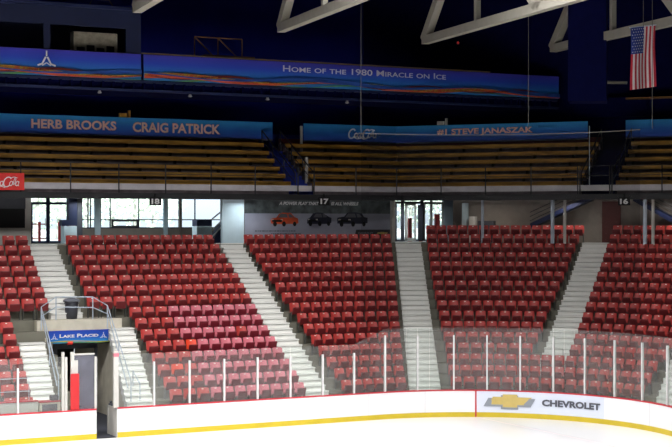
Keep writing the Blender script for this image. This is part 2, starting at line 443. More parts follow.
for k_, (back, pan, lip, brs, pl) in SH.items():
    for cc, (mb_, mp_) in {'red': ('red', 'red_pan_shaded'), 'pink': ('pink', 'pink_pan_shaded'), 'orange': ('orange', 'red_pan_shaded')}.items():
        def mk(mb, nm, m, sm=False):
            me = mb.mesh(nm, m); bm = bmesh.new(); bm.from_mesh(me); bmesh.ops.recalc_face_normals(bm, faces=bm.faces); bm.to_mesh(me); bm.free()
            if sm: me.polygons.foreach_set('use_smooth', [True] * len(me.polygons))
            return me
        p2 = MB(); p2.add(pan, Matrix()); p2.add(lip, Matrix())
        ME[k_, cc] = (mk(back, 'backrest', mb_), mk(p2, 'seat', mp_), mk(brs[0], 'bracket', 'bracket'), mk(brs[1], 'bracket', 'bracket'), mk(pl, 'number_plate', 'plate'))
def interp(tab, y):
    if y <= tab[0][0]: a, b = tab[0], tab[1]
    elif y >= tab[-1][0]: a, b = tab[-2], tab[-1]
    else:
        for a, b in zip(tab, tab[1:]):
            if a[0] <= y <= b[0]: break
    return a[1] + (b[1] - a[1]) * (y - a[0]) / (b[0] - a[0])
E19 = [(238, 28), (257, 34), (277, 40.5), (298, 47.5)]
E19b = [(310, 10), (333, 16), (360, 23.5), (373, 27)]
L18 = [(238, 65), (247, 67), (257, 71), (267, 75), (277, 79), (287, 82.5), (298, 85.5)]
L18b = [(308, 127.5), (329, 138), (353, 149), (379, 161), (392, 167)]
R18 = [(238, 214.5), (254, 225.5), (272, 237), (305, 255.5), (319, 263), (353, 285.5), (392, 309.5)]
L17 = [(237, 243.5), (254, 254.5), (272, 266.5), (292, 279.5), (312, 294), (335, 309), (359, 326), (371, 333.5)]
R17 = [(236, 391), (262, 394), (311, 398.5), (346, 401), (371, 404)]
L16 = [(228, 425.5), (245, 427), (262, 429.5), (280, 432), (311, 438), (332, 442.5), (368, 448)]
R16 = [(228, 584), (237, 579), (254, 572), (272, 565), (302, 551.5), (324, 543), (348, 532)]
L15 = [(228, 612), (237, 609), (254, 603.5), (272, 597), (302, 586), (324, 578), (348, 569)]
R15 = [(237, 725), (290, 700), (345, 668), (375, 653)]
BL = {'19': 'in block left of tunnel', '18': 'in block right of tunnel', '17': 'in block below vehicle banner',
      '16': 'in block above gold emblem', '15': 'in rightmost block'}
ORD = 'zeroth first second third fourth fifth sixth seventh eighth ninth tenth eleventh twelfth thirteenth fourteenth fifteenth sixteenth seventeenth eighteenth nineteenth twentieth twenty-first twenty-second twenty-third twenty-fourth twenty-fifth twenty-sixth twenty-seventh twenty-eighth twenty-ninth thirtieth thirty-first thirty-second'.split()
SEATS = []
def row_seats(j, blk, xl, xr, from_right=False):
    o = OT(j); zt = Z0 + R * (13 - j)
    s0, s1 = Sx(low, xl, o), Sx(low, xr, o)
    sc_ = (RC + o) / RC                                    # arc length grows outwards
    def length(a, b):                                     # real length between a and b at this offset
        return (min(b, ST) - min(a, ST)) + (max(b, ST) - max(a, ST)) * sc_
    def adv(a, d):
        if a + d <= ST: return a + d
        d2 = d - max(0, ST - a); return max(a, ST) + d2 / sc_
    Ltot = length(s0, s1); L = []
    if blk == '18':
        xb = min(max(128 + (j / 14) * 77, xl), xr); sb = Sx(low, xb, o)
        nw = max(0, round(length(s0, sb) / .56)); Lw = nw * .56 if nw else 0
        nn = max(1, round((Ltot - Lw) / .502)); p_ = (Ltot - Lw) / nn
        L = [('w', Lw / nw * (i + .5)) for i in range(nw)] + [('n', Lw + p_ * (i + .5)) for i in range(nn)]
    elif blk == '19':
        nw = int(Ltot / .565); L = [('w', Ltot - .565 * (nw - i - .5)) for i in range(nw)]
    else:
        nn = max(1, round(Ltot / .505)); p_ = Ltot / nn; L = [('n', p_ * (i + .5)) for i in range(nn)]
    for i, (ty, d_) in enumerate(L):
        s_ = adv(s0, d_); p = low(s_, o, ZT(j)); cc = 'red'; X = px(p)
        if blk == '18':
            edge = {7: 166, 8: 172, 9: 177, 10: 194, 11: 188, 12: 196, 13: 203, 14: 204}.get(j)
            if edge and X > edge: cc = 'pink'
            if j == 9 and 238 < X < 247: cc = 'red'
            if (j == 10 and 183 < X < 194) or (j == 12 and 170 < X < 182): cc = 'orange'
        if X > 745: continue
        SEATS.append(dict(j=j, blk=blk, i=i, n=len(L), s=s_, p=p, ty=ty, cc=cc))
def yrow(j, x):
    o = OT(j); return py(low(Sx(low, x, o), o, Z0 + R * (13 - j)))
for j in range(0, 15):
    y = yrow(j, 40); row_seats(j, '19', -12, interp(E19 if j <= 6 else E19b, y))
    y = yrow(j, 200); y = yrow(j, interp(R18, y)); yl = yrow(j, 100)
    row_seats(j, '18', interp(L18 if j <= 6 else L18b, yl), interp(R18, y))
    y = yrow(j, 290); row_seats(j, '17', interp(L17, yrow(j, interp(L17, y))), interp(R17, y))
for j in range(-1, 15):
    y = yrow(j, 500)
    if j <= 11:
        row_seats(j, '16', interp(L16, y), interp(R16, y)); row_seats(j, '15', interp(L15, y), interp(R15, y))
    else:
        row_seats(j, '16', interp(L16, y), 553); row_seats(j, '15', 553.5, interp(R15, yrow(j, 655)))
SEATS.sort(key=lambda q: q['p'].y / (1.12 if q['ty'] == 'w' else 1))
vis = [q for q in SEATS if px(q['p']) > -4 and px(q['p']) < 676]
hid = [q for q in SEATS if not (px(q['p']) > -4 and px(q['p']) < 676)]
near, rest = vis[:300], vis[300:] + hid
def seat_mx(q, tilt=0): return Matrix.Translation(q['p']) @ Matrix.Rotation(low_yaw(q['s']), 4, 'Z')
for q in near:
    cn = {'red': 'red folding seat', 'pink': 'faded pink seat', 'orange': 'orange-red seat'}[q['cc']]
    if q['blk'] == '19': pos = '%s from right' % ORD[q['n'] - q['i']]
    else: pos = '%s from left' % ORD[q['i'] + 1]
    lab = '%s, %s row above the boards, %s %s' % (cn, ORD[15 - q['j']], pos, BL[q['blk']])
    t_ = bpy.data.objects.new('stadium_seat', None); COL.objects.link(t_); t_.empty_display_size = .1
    t_.location = q['p']; t_.rotation_euler = (0, 0, low_yaw(q['s']))
    tag(t_, lab, 'seat', 'plastic stadium seats ' + BL[q['blk']])
    for nm, me in zip(('backrest', 'seat', 'bracket', 'bracket', 'number_plate'), ME[q['ty'], q['cc']]):
        c_ = bpy.data.objects.new(nm, me); COL.objects.link(c_); c_.parent = t_
mb = MB(); OFF = {'red': (0, 1), 'pink': (2, 3), 'orange': (4, 1)}
for q in rest:
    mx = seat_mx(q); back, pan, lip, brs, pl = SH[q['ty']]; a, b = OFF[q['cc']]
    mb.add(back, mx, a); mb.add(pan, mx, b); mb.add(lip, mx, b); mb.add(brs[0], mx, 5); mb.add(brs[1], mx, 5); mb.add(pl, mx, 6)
tag(mb.build('stadium_seats', ['red', 'red_pan_shaded', 'pink', 'pink_pan_shaded', 'orange', 'bracket', 'plate']),
    'the many farther red plastic seats filling the upper rows of the terrace', 'seats', kind='stuff')

# ================================================================== RINK BOARDS
sGa, sGb = Sx(low, 96.5, 0), Sx(low, 117.5, 0)
ZB = 1.07
sAd0, sAd1 = Sx(low, 475.8, 0), Sx(low, 604, 0)
def boards(name, label, s0, s1, ad=None):
    p = low((s0 + s1) / 2, 0); t_ = thing(name, label, 'boards', (p.x, p.y, 0))
    mb = MB()
    if ad: mb.pbox(low, s0, ad[0], 0, .10, .19, ZB - .03); mb.pbox(low, ad[1], s1, 0, .10, .19, ZB - .03)
    else: mb.pbox(low, s0, s1, 0, .10, .19, ZB - .03)
    mb.build('panel', 'board', t_)
    mb = MB(); mb.pbox(low, s0, s1, -.02, .10, 0, .19); mb.build('kick_plate', 'yellow', t_)
    mb = MB(); mb.pbox(low, s0, s1, -.015, .13, ZB - .03, ZB + .015); mb.build('cap_rail', 'redline', t_)
    s_ = s0 + .6
    while s_ < s1 - .3:
        if not (ad and ad[0] - .2 < s_ < ad[1] + .2): mb = MB(); mb.pbox(low, s_, s_ + .015, -.004, .01, .19, ZB - .03, seg=1); mb.build('panel_joint', 'joint', t_)
        s_ += 2.44
    return t_
tl = boards('rink_boards', 'white rink boards with yellow kick plate and glass left of the gate opening', -6, sGa)
tb = boards('rink_boards', 'long curving white rink boards with yellow kick plate and glass right of the gate', sGb, ST + RC * 1.9, (sAd0, sAd1))
mb = MB(); mb.pbox(low, sAd0, sAd1, 0, .10, .19, ZB - .03); ad = mb.build('advert_panel', 'board_ad', tb)
mb = MB(); mb.pbox(low, sAd0 - .03, sAd0 + .03, -.024, 0, 0, ZB); mb.build('red_line', 'redline', tb)
mb = text_mb('CHEVROLET', 541.8, 600.2, 399.4, 406.2, low, -.03, bold=.05); mb.build('lettering', 'letter', ad)
# two-tone bow-shaped emblem
def emblem(path, o, s0, zc, L, Hh, parent, layers):
    for gi, (g, mt, dx, dz) in enumerate(layers):
        def q(x, z): return path(s0 + dx + (x * L), o - .004 * gi, zc + dz + z * Hh)
        mb = MB(); k = g
        lx, cx, ah, ch, sk = .5 * k, .17 * k, .30 * k ** .5, .5 * k ** .5, .05
        mb.quadv(q(-lx - sk * .2, -ah), q(-cx, -ah), q(-cx, ah), q(-lx + .085, ah))
        mb.quadv(q(-cx, -ch), q(cx, -ch), q(cx, ch), q(-cx, ch))
        mb.quadv(q(cx, -ah), q(lx - .085, -ah), q(lx + sk * .2, ah), q(cx, ah))
        mb.build('emblem', mt, parent)
sE0, sE1 = Sx(low, 484, 0), Sx(low, 535, 0); LE = sE1 - sE0
zE = zat(low, (sE0 + sE1) / 2, 0, 401.6)
emblem(low, -.026, (sE0 + sE1) / 2, zE, LE, .56, ad, [(1.0, 'silver', 0, -.03), (.84, 'gold', .02, .03)])
# return face of the gate opening
mb = MB(); mb.pbox(low, sGb - .02, sGb, 0, 1.1, 0, ZB); mb.build('gate_jamb', 'offwhite', tb)

# ------------------------------------------------------------------ ice markings
mb = MB(); g0 = low(sAd0, 0, .004); dirg = -n
for _ in range(1):
    a = g0 - u * .03; b = g0 + u * .03; mb.quadv(a, b, b + dirg * 26, a + dirg * 26)
tag(mb.build('goal_line', mat('ice_line', (222, 202, 206), .3)), 'faint red goal line running over the ice from the emblem board', 'ice line')

# ------------------------------------------------------------------ glass above the boards
def glass_panel(x0, x1, ht0, ht1, par):
    s0, s1 = Sx(low, x0, .05), Sx(low, x1, .05)
    mb = MB(); seg = 1 if s1 < ST else 3
    for i in range(seg):
        a, b = s0 + (s1 - s0) * i / seg, s0 + (s1 - s0) * (i + 1) / seg
        ha, hb = ht0 + (ht1 - ht0) * i / seg, ht0 + (ht1 - ht0) * (i + 1) / seg
        for o_ in (.045, .057):
            mb.quadv(low(a + .01, o_, ZB + .016), low(b - .01, o_, ZB + .016), low(b - .01, o_, ZB + hb), low(a + .01, o_, ZB + ha))
    mb.quadv(low(s0 + .01, .045, ZB + ht0), low(s1 - .01, .045, ZB + ht1), low(s1 - .01, .057, ZB + ht1), low(s0 + .01, .057, ZB + ht0))
    return mb.build('glass_panel', 'glass', par)
def post(x, ht, par, wd=.055):
    s0 = Sx(low, x, .05); mb = MB(); mb.pbox(low, s0 - wd / 2, s0 + wd / 2, .0, .10, ZB + .016, ZB + ht, seg=1)
    return mb.build('glass_post', 'white', par)
PX = [(154, 1.62), (189.5, 1.60), (224.2, 1.60), (257.5, 1.60), (290.3, 1.6), (322.6, 1.6), (354, 1.6), (385, 2.24), (417.5, 2.2), (453.8, 2.2), (487, 2.2), (520.2, 2.2), (553.5, 2.2), (585, 2.2), (614.8, 2.2), (642.5, 2.2), (667.6, 2.2), (692, 2.2)]
for x, ht in PX: post(x, ht, tb)
xs = [117.5] + [p[0] for p in PX]
for i in range(len(xs) - 1):
    lo_, hi_ = xs[i], xs[i + 1]
    h0 = 1.93 if hi_ <= 355 else 2.50; h1 = h0
    if lo_ > 350 and hi_ < 390: h0, h1 = 1.93, 2.5
    glass_panel(lo_, hi_, h0, h1, tb)
# gate side: glass door, posts, red pad
s_a, s_b = Sx(low, 69.3, .3), Sx(low, 97, .1)
p = low(s_a, .3); gd = thing('gate_door', 'glass gate door with white frame left of the tunnel opening', 'door', (p.x, p.y, ZB))
z1 = zat(low, s_a, .2, 352)
mb = MB(); mb.pbox(low, s_a, s_a + .12, .1, .2, ZB + .016, z1); mb.pbox(low, s_b - .09, s_b, .1, .2, ZB + .016, z1 - .2); mb.pbox(low, s_a + .12, s_a + .26, .1, .18, ZB + .9, z1 - .3); mb.pbox(low, s_a + .12, s_b - .09, .1, .18, z1 - .12, z1 - .06)
mb.build('frame', 'offwhite', gd)
mb = MB(); mb.pbox(low, s_a + .12, s_b - .09, .13, .145, ZB + .016, z1 - .12); mb.build('glass_pane', 'glassdark', gd)
mb = MB(); mb.pbox(low, Sx(low, 71, 0), Sx(low, 79.6, 0), .02, .095, ZB + .018, zat(low, s_a, 0, 374)); tag(mb.build('padding', 'padred', bevel=.02), 'tall red pad standing against the glass gate door', 'pad')
for x, y1, lb in ((62.5, 352, 'thin off-white post standing left of the red pad'), (65.5, 357, 'short off-white post beside the handrail left of the red pad')):
    s_ = Sx(low, x, .1); mb = MB(); mb.pbox(low, s_ - .05, s_ + .04, .0, .09, ZB + .016, zat(low, s_, .1, y1)); tag(mb.build('glass_post', 'offwhite'), lb, 'post')
s_ = Sx(low, 115.8, .05); mb = MB(); mb.pbox(low, s_ - .09, s_ + .09, -.002, .12, ZB + .02, zat(low, s_, .1, 351))
gp = mb.build('gate_post', 'offwhite'); tag(gp, 'thick off-white gate post with red tip right of the tunnel opening', 'post')
mb = MB(); mb.pbox(low, s_ - .09, s_ + .1, -.01, .13, zat(low, s_, .1, 356.5), zat(low, s_, .1, 353)); mb.build('pad', 'pink', gp)
for a, b in ((18.5, 62), (-15, 17)): glass_panel(a, b, 1.93, 1.93, tl)
post(17.8, 1.6, tl)
# scorer bench behind the boards
mb = MB(); s0, s1 = Sx(low, -14, .9), Sx(low, 37, .9); mb.pbox(low, s0, s1, .75, .9, 0, 1.38)
bw = mb.build('bench_barrier', 'offwhite'); tag(bw, 'low white wall with red cap behind the boards at left', 'barrier')
mb = MB(); mb.pbox(low, s0, s1, .72, .93, 1.38, 1.42); mb.build('cap_rail', 'redline', bw)
s1 = Sx(low, 38, .9); s2 = Sx(low, 59, .9); mb = MB(); mb.pbox(low, s1, s2, .72, 1.1, 0, 1.33)
cb = mb.build('control_cabinet', 'platform'); tag(cb, 'small beige cabinet with dark front behind the boards left of gate', 'cabinet')
mb = MB(); mb.pbox(low, s1 + .1, s2 - .12, .70, .72, 1.0, 1.26); mb.build('front_panel', 'printgrey', cb)
mb = MB(); mb.pbox(low, s1 - .02, s2 + .02, .69, 1.12, 1.33, 1.37); mb.build('cap_rail', 'redline', cb)
mb = MB(); a = low(Sx(low, 54, .9), .9, 1.37); mb.pbox(low, Sx(low, 50.5, .9), Sx(low, 58, .9), .8, 1.05, 1.37, 1.55); tag(mb.build('equipment_box', 'char', bevel=.02), 'small dark box on top of the beige cabinet', 'box')
mb = MB()
for y in (378, 391): mb.tube([pt(low, -12, y + 2, .9), pt(low, 30, y, .9)], .012)
for x in (-8, 29): mb.tube([low(Sx(low, x, .9), .9, 1.42), pt(low, x, 378 + (1 if x < 0 else 0), .9)], .012)
tag(mb.build('guard_rail', 'steel'), 'thin steel guard rail above the low white wall at left', 'railing')

# ================================================================== TUNNEL
zp = ZT(6); of = OT(6) + .08 - T - .35
p = low((sTl + sTr) / 2, 3.5); tn = thing('tunnel_entrance', 'beige concrete tunnel entrance under the blue banner, trash can on its roof', 'tunnel', (p.x, p.y, 0))
mb = MB(); mb.pbox(low, sTl - .35, sTr + .45, of, OT(5) + .1 - T, zp - .42, zp); mb.build('roof_slab', 'platform', tn)
mb = MB()
for sa, sb in ((sTl - .12, sTl), (sTr, sTr + .12)):       # stepped side walls
    for j in range(7, 15):
        o0 = OT(j) + .08 - T; mb.pbox(low, sa, sb, o0, o0 + T, 0, ZT(j) - R * .6)
    mb.pbox(low, sa, sb, of + .02, OT(0), 0, zp - .30)
mb.build('side_wall', 'platform', tn)
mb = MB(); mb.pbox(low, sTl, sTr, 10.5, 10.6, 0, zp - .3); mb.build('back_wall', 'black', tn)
mb = MB(); mb.pbox(low, sTl, sTr, of + .15, of + .3, 2.95, zp - .3); mb.build('lintel', 'char', tn)
mb = MB(); mb.pbox(low, sTl, sTr, .12, 10.5, 0.002, .02); mb.build('rubber_mat', 'matrubber', tn)
mb = MB(); mb.pbox(low, sTl + .5, sTl + .62, of + .5, of + .6, 0, 2.95); mb.pbox(low, sTr - .5, sTr - .40, of + .5, of + .6, 0, 2.95); mb.pbox(low, sTl + .5, sTr - .4, of + .5, of + .6, 2.75, 2.95); mb.build('door_frame', 'char', tn)
mb = MB(); s_ = Sx(low, 70, of); mb.tube([low(s_ - .1, of + .04, 3.03), low(s_ + .1, of + .04, 3.03)], .09, 10); bl = mb.build('warning_light', 'lamp_red'); tag(bl, 'small red light under the tunnel banner', 'light')
mb = MB(); s_ = Sx(low, 93, of); mb.pbox(low, s_ - .12, s_ + .12, of - .02, of + .14, 2.98, 3.16); tag(mb.build('speaker_box', 'black'), 'small black box under the tunnel banner at right', 'box')
# banner
ob = of - .03; sa, sb = Sx(low, 49, ob), Sx(low, 109, ob)
zt_, zb_ = zat(low, sa, ob, 331.2), zat(low, sa, ob, 343.8)
p = low((sa + sb) / 2, ob)
bt = thing('tunnel_banner', 'blue banner with white lettering above the tunnel entrance', 'banner', (p.x, p.y, zb_))
mb = MB(); mb.pbox(low, sa, sb, ob, ob + .02, zb_, zt_)
mb.build('cloth', ramp_mat('banner_small', [(0, (40, 150, 210)), (.45, (20, 90, 200)), (1, (24, 60, 176))], z0=0, z1=.5), bt)
mb = text_mb('Lake Placid', 59.5, 98.5, 334.4, 338.0, low, ob - .008, bold=.03, caps=True); mb.build('lettering', 'white', bt)
def peak(path, o, x, yb, hgt, parent, m='white'):
    f = on(path, x, yb, o); k = hgt
    mb = MB()
    for side in (-1, 1):
        stroke([(side * .62 * k, 0), (side * .3 * k, .12 * k), (side * .06 * k, .58 * k)], .12 * k, f, mb=mb)
        stroke([(side * .3 * k, .0), (0, .2 * k)], .07 * k, f, mb=mb)
    stroke([(0, .62 * k), (0, 1.0 * k)], .10 * k, f, mb=mb)
    mb.build('emblem', m, parent)
peak(low, ob - .008, 54.3, 339.5, .22, bt); peak(low, ob - .008, 103.5, 337.5, .22, bt)
mb = MB(); N = 24
for (mt, off, am, ph, th) in (('yellow', .05, .03, 0, .03), ('green', .02, .03, .9, .03)):
    mb = MB(); f = on(low, 49, 343.8, ob - .006); W_ = sb - sa
    stroke([(W_ * i / N, off + am * sin(ph + 5 * i / N)) for i in range(N + 1)], th, f, mb=mb); mb.build('wave_stripe', mt, bt)
# trash can
p = low(Sx(low, 71.5, of + .6), of + .6, zp)
tc = thing('trash_can', 'round dark grey trash can on the tunnel roof at the stairs', 'trash can', p)
mb = MB(); mb.lathe(p, [(.22, 0), (.25, .3), (.28, .66), (.27, .68)], 20); mb.build('bin', 'char', tc, smooth=True)
mb = MB(); mb.lathe(p + Vector((0, 0, .68)), [(.33, 0), (.34, .05), (.27, .12), (.12, .15)], 20); mb.build('lid', mat('lid_grey', (120, 124, 134), .4), tc, smooth=True)
mb = MB(); mb.lathe(p + Vector((0, 0, .60)), [(.30, 0), (.30, .05)], 20); mb.build('rim', 'char', tc)
# railings round the platform and down the side stairs
def rail(name, label, runs, posts, parent_loc, r=.022, m='steel'):
    t_ = thing(name, label, 'railing', parent_loc)
    for nm, pts in runs: mb = MB(); mb.tube(pts, r); mb.build(nm, m, t_)
    for a, b in posts: mb = MB(); mb.tube([a, b], r); mb.build('post', m, t_)
    return t_
oR = of + .08; A_ = pt(low, 56, 297, oR); B_ = pt(low, 92.8, 297, oR); A2_ = pt(low, 56, 307, oR); B2_ = pt(low, 92.8, 307.5, oR)
zR = A_.z; 
Lh = pt(low, 41.2, 307, of - .5); Rh = pt(low, 107.4, 305.5, of - .5)
Lm = pt(low, 42, 316, of - .5); Rm = pt(low, 108, 314, of - .5)
Le = pt(low, 58.5, 376, 1.7); Re = pt(low, 131, 380, 1.5)
Lf = pt(low, 57, 386, 1.7); Rf = pt(low, 128, 388, 1.5)
V = lambda p_, z: Vector((p_.x, p_.y, z))
rail('platform_railing', 'steel railing round the tunnel roof and down both side stairs',
     [('top_rail', [Le, Lh, A_, B_, Rh, Re]), ('mid_rail', [Lf, Lm, A2_, B2_, Rm, Rf])],
     [(A_, V(A_, zp)), (B_, V(B_, zp)), (Lh, V(Lh, zp - .35)), (Rh, V(Rh, zp - .35)), (Le, V(Le, ZT(14) + .1)), (Re, V(Re, ZT(14) + .1)),
      (Lh.lerp(Le, .5), V(Lh.lerp(Le, .5), ZT(10) + .1)), (Rh.lerp(Re, .5), V(Rh.lerp(Re, .5), ZT(10) + .1))], V((A_ + B_) / 2, zp))
a = pt(low, 133, 371, 2.2); b = pt(low, 140, 384, 1.7)
rail('hand_rail', 'short steel handrail at the foot of the stairs right of tunnel', [('top_rail', [a, b])], [(a, V(a, ZT(12) + .1)), (b, V(b, ZT(14)))], V(a, ZT(12)))
# things lying in the tunnel mouth
p = low(Sx(low, 112, 1.0), 1.0, .02); mb = MB(); mb.box(-.14, .14, -.12, .12, 0, .95, mx=Matrix.Translation(p)); wb = mb.build('waste_box', 'offwhite', bevel=.02); tag(wb, 'pale box standing inside the tunnel opening at right', 'box')
mb = MB(); mb.box(-.12, .12, -.11, .11, .955, 1.12, mx=Matrix.Translation(p)); mb.box(-.08, .02, -.1, .05, 1.12, 1.2, mx=Matrix.Translation(p)); tag(mb.build('bag', 'char', bevel=.03), 'dark bag lying on the pale box in the tunnel opening', 'bag')

# rail at the foot of the fourth stairs
a = pt(low, 534, 349, 3.2); b = pt(low, 563, 349, 3.2)
rail('landing_rail', 'thin grey rail across the foot of the stairs slanting left', [('top_rail', [a, b])], [(a, V(a, ZT(12))), (b, V(b, ZT(12)))], V(a, ZT(12)), r=.012, m='bracket')

# ================================================================== UPPER TIER
US = lambda x, o: (Sx(strt, x, o, -60, 120) if x < 403 else SK + Sx(fac, x, o, -20, 40))
sGapA, sGapB = US(296, 10.3), US(312, 10.3)
sGapC, sGapD = US(579, 10.3), US(613, 10.3)
ZSL = zat(strt, US(170, 10), 10, 193.2)                    # top of beam
ZSB = zat(strt, US(170, 10), 10, 199.0)
UEND = SK + 22
mb = MB(); mb.ubox(-60, UEND, 10, 10.35, ZSB, ZSL); bm_ = mb.build('edge_beam', 'beam')
tag(bm_, 'long dark steel beam carrying the front edge of the upper tier', 'beam')
mb = MB(); mb.ubox(-60, UEND, 10.35, 17.6, ZSB + .12, ZSL - .03); struct(mb.build('ceiling_concourse', 'beam'))
zP1 = zat(strt, US(170, 10.1), 10.1, 184.0); zP0 = zat(strt, US(170, 10.1), 10.1, 190.0)
def front_panel(s0, s1, label):
    t_ = mbp = MB(); mbp.ubox(s0, s1, 10.12, 10.16, zP0, zP1)
    o = mbp.build('kick_panel', mat('kick_panel_grey', (176, 172, 176), .6, var=.1, scale=2)); tag(o, label, 'panel')
    return o
front_panel(-60, sGapB - .1, 'pale front panel under the benches left of the upper blue stairs')
front_panel(sGapB, sGapC, 'pale front panel under the benches between the two upper stair gaps')
front_panel(sGapC + .02, sGapD, 'pale front panel across the right-hand upper stair gap')
front_panel(sGapD + .02, UEND, 'pale front panel under the benches at upper right')
# front rail
zH = zat(strt, US(170, 10), 10.1, 164.5)
def upos(s, o, z): return upper(s, o, z)
def front_rail(s0, s1, label, step=2.1):
    p = upper((s0 + s1) / 2, 10.1); t_ = thing('guard_railing', label, 'railing', (p.x, p.y, ZSL))
    for nm, zz in (('top_rail', zH), ('mid_rail', (zH + zP1) / 2)):
        pts = [upper(s0, 10.1, zz)] + ([strt(SK + .1 * TM, 10.1, zz)] if s0 < SK < s1 else []) + [upper(s1, 10.1, zz)]
        mb = MB(); mb.tube(pts, .014); mb.build(nm, 'dsteel', t_)
    k = max(1, int((s1 - s0) / step))
    for i in range(k + 1):
        s_ = s0 + (s1 - s0) * i / k; mb = MB(); mb.tube([upper(s_, 10.08, ZSL), upper(s_, 10.08, zH)], .028); mb.build('post', 'dsteel', t_)
front_rail(US(-30, 10), sGapA, 'dark railing before the benches at upper left')
front_rail(sGapB, sGapC, 'dark railing before the benches between the two upper stair gaps')
front_rail(sGapC + .1, sGapD - .1, 'dark railing across the right-hand upper stair gap')
front_rail(sGapD, UEND - 3, 'dark railing before the benches at upper right')
# benches
yb_ = [180.6, 172.6, 164.6, 156.6, 148.6, 140.2]
TB = .60
OB = [10.9 + TB * i for i in range(7)]; ZBN = [zat(strt, US(100, OB[i]), OB[i], y) for i, y in enumerate(yb_)]
ZBN.append(ZBN[-1] + .36)
def bench_block(s0, s1, nm, slopeL=0, slopeR=0):
    # stepped steel deck behind the benches
    mb = MB()
    for i in range(6):
        mb.ubox(s0, s1, OB[i] + .16, OB[i] + TB + .16, ZSL, ZBN[i] - .02 + .10)
    dk = mb.build('bench_deck', 'woodf'); tag(dk, 'dark stepped deck under the wooden benches %s' % nm, 'deck')
    for i in range(6):
        c_ = upper((s0 + s1) / 2, OB[i]); t_ = thing('wooden_bench', 'yellow-brown wooden bench, %s row up, %s' % (ORD[i + 1], nm), 'bench', (c_.x, c_.y, ZBN[i] - .2), 'wooden benches ' + nm)
        mb = MB(); mb.ubox(s0, s1, OB[i] - .04, OB[i] + .26, ZBN[i] + .03, ZBN[i] + .07); mb.build('seat', 'wood', t_)
        mb = MB(); mb.ubox(s0, s1, OB[i] - .06, OB[i] - .03, ZBN[i] - .13, ZBN[i] + .07); mb.build('front_board', 'wood', t_)
        s_ = s0 + .3
        while s_ < s1:
            mb = MB(); mb.ubox(s_, min(s_ + .08, s1), OB[i] - .02, OB[i] + .16, ZBN[i] - .26, ZBN[i] + .03); s_ += 1.9
            mb.build('support', 'black', t_)
    mb = MB(); mb.ubox(s0, s1, OB[6] - .02, OB[6] + .10, ZSL, ZBN[5] + .34)
    bk = mb.build('back_rail', 'darkred'); tag(bk, 'dark red board behind the top bench %s' % nm, 'board')
blocks = [(US(-30, 11), sGapA, 'at upper left'), (sGapB + .3, sGapC, 'at upper centre'), (sGapD, UEND - 1, 'at upper right')]
for s0, s1, nm in blocks: bench_block(s0, s1, nm)
# painted banners behind the benches
oBn = OB[6] + .0
bnm = ramp_mat('banner_print', [(0, (66, 70, 160)), (.25, (36, 84, 180)), (.6, (26, 104, 192)), (1, (44, 146, 210))], z0=0, z1=.85, noise=.25, nscale=1.4)
zn0 = zat(strt, US(150, oBn), oBn, 136.2); zn1 = zat(strt, US(150, oBn), oBn, 118.4)
def long_banner(x0, x1, label):
    s0 = US(x0, oBn); s1 = US(x1, oBn) if x1 < 660 else UEND - 1
    c_ = upper((s0 + s1) / 2, oBn); t_ = thing('long_banner', label, 'banner', (c_.x, c_.y, zn0))
    mb = MB(); mb.ubox(s0, s1, oBn - .06, oBn - .03, zn0, zn1); mb.build('cloth', bnm, t_, )
    mb = MB(); mb.ubox(s0, s1, oBn - .07, oBn - .02, zn0 - .06, zn0); mb.build('trim', 'printgrey', t_)
    return t_
b1 = long_banner(-30, 272, 'long blue banner with two names behind the upper left benches')
b2 = long_banner(303, 588, 'long blue banner with red script-like logo name behind the upper centre benches')
b2['label'] = 'long blue banner with white script logo and a name behind upper centre benches'
b3 = long_banner(626, 700, 'blue banner without lettering behind the upper right benches')
def slab_text(body, x0, x1, y0, y1, path, parent):
    m1 = text_mb(body, x0, x1, y0, y1, path, oBn - .068, bold=.04); m1.build('lettering_outline', 'letterred', parent)
    m2 = text_mb(body, x0 + .3, x1 - .3, y0 + .3, y1 - .3, path, oBn - .078, bold=.032); m2.build('lettering', 'peach', parent)
slab_text('HERB BROOKS', 31, 116.5, 118.4, 128.4, strt, b1)
slab_text('CRAIG PATRICK', 132.5, 220.5, 121.6, 132.2, strt, b1)
slab_text('#1 STEVE JANASZAK', 437, 533, 128.9, 136.6, fac, b2)
def arc(cx, cy, rx, ry, a0, a1, k=14): return [(cx + rx * cos(radians(a0 + (a1 - a0) * i / k)), cy + ry * sin(radians(a0 + (a1 - a0) * i / k))) for i in range(k + 1)]
def script_logo(path, x, yb, o, Wd, parent, m='white', th=1.3):
    f0 = on(path, x, yb, o); k = Wd / 9.4
    f = lambda a, b: f0((a + b * .25) * k, b * k)
    w_ = .34 * th; mb = MB()
    for X, big in ((0, 1), (4.7, 1)):
        stroke(arc(X + 1.2, 1.35, 1.05, 1.35, 40, 325), w_, f, mb=mb)
    stroke([(2.0, .3), (3.2, -.1), (4.6, .15), (5.6, -.2)], w_ * .7, f, mb=mb)          # sweeping tail
    stroke([(6.4, 2.4), (7.4, 2.75), (8.4, 2.5)], w_ * .6, f, mb=mb)
    stroke(arc(2.55, .95, .42, .62, 0, 360), w_ * .8, f, mb=mb)
    stroke(arc(3.5, .95, .42, .62, 50, 310), w_ * .8, f, mb=mb)
    stroke(arc(4.35, .95, .40, .62, 0, 360), w_ * .8, f, mb=mb); stroke([(4.78, 1.5), (4.78, .4), (5.0, .3)], w_ * .7, f, mb=mb)
    stroke(arc(7.0, .95, .42, .62, 0, 360), w_ * .8, f, mb=mb)
    stroke(arc(7.85, 1.6, .22, 1.1, -60, 250), w_ * .6, f, mb=mb)
    stroke(arc(8.7, .95, .40, .62, 0, 360), w_ * .8, f, mb=mb); stroke([(9.12, 1.5), (9.12, .4), (9.4, .3)], w_ * .7, f, mb=mb)
    mb.build('logo', m, parent)
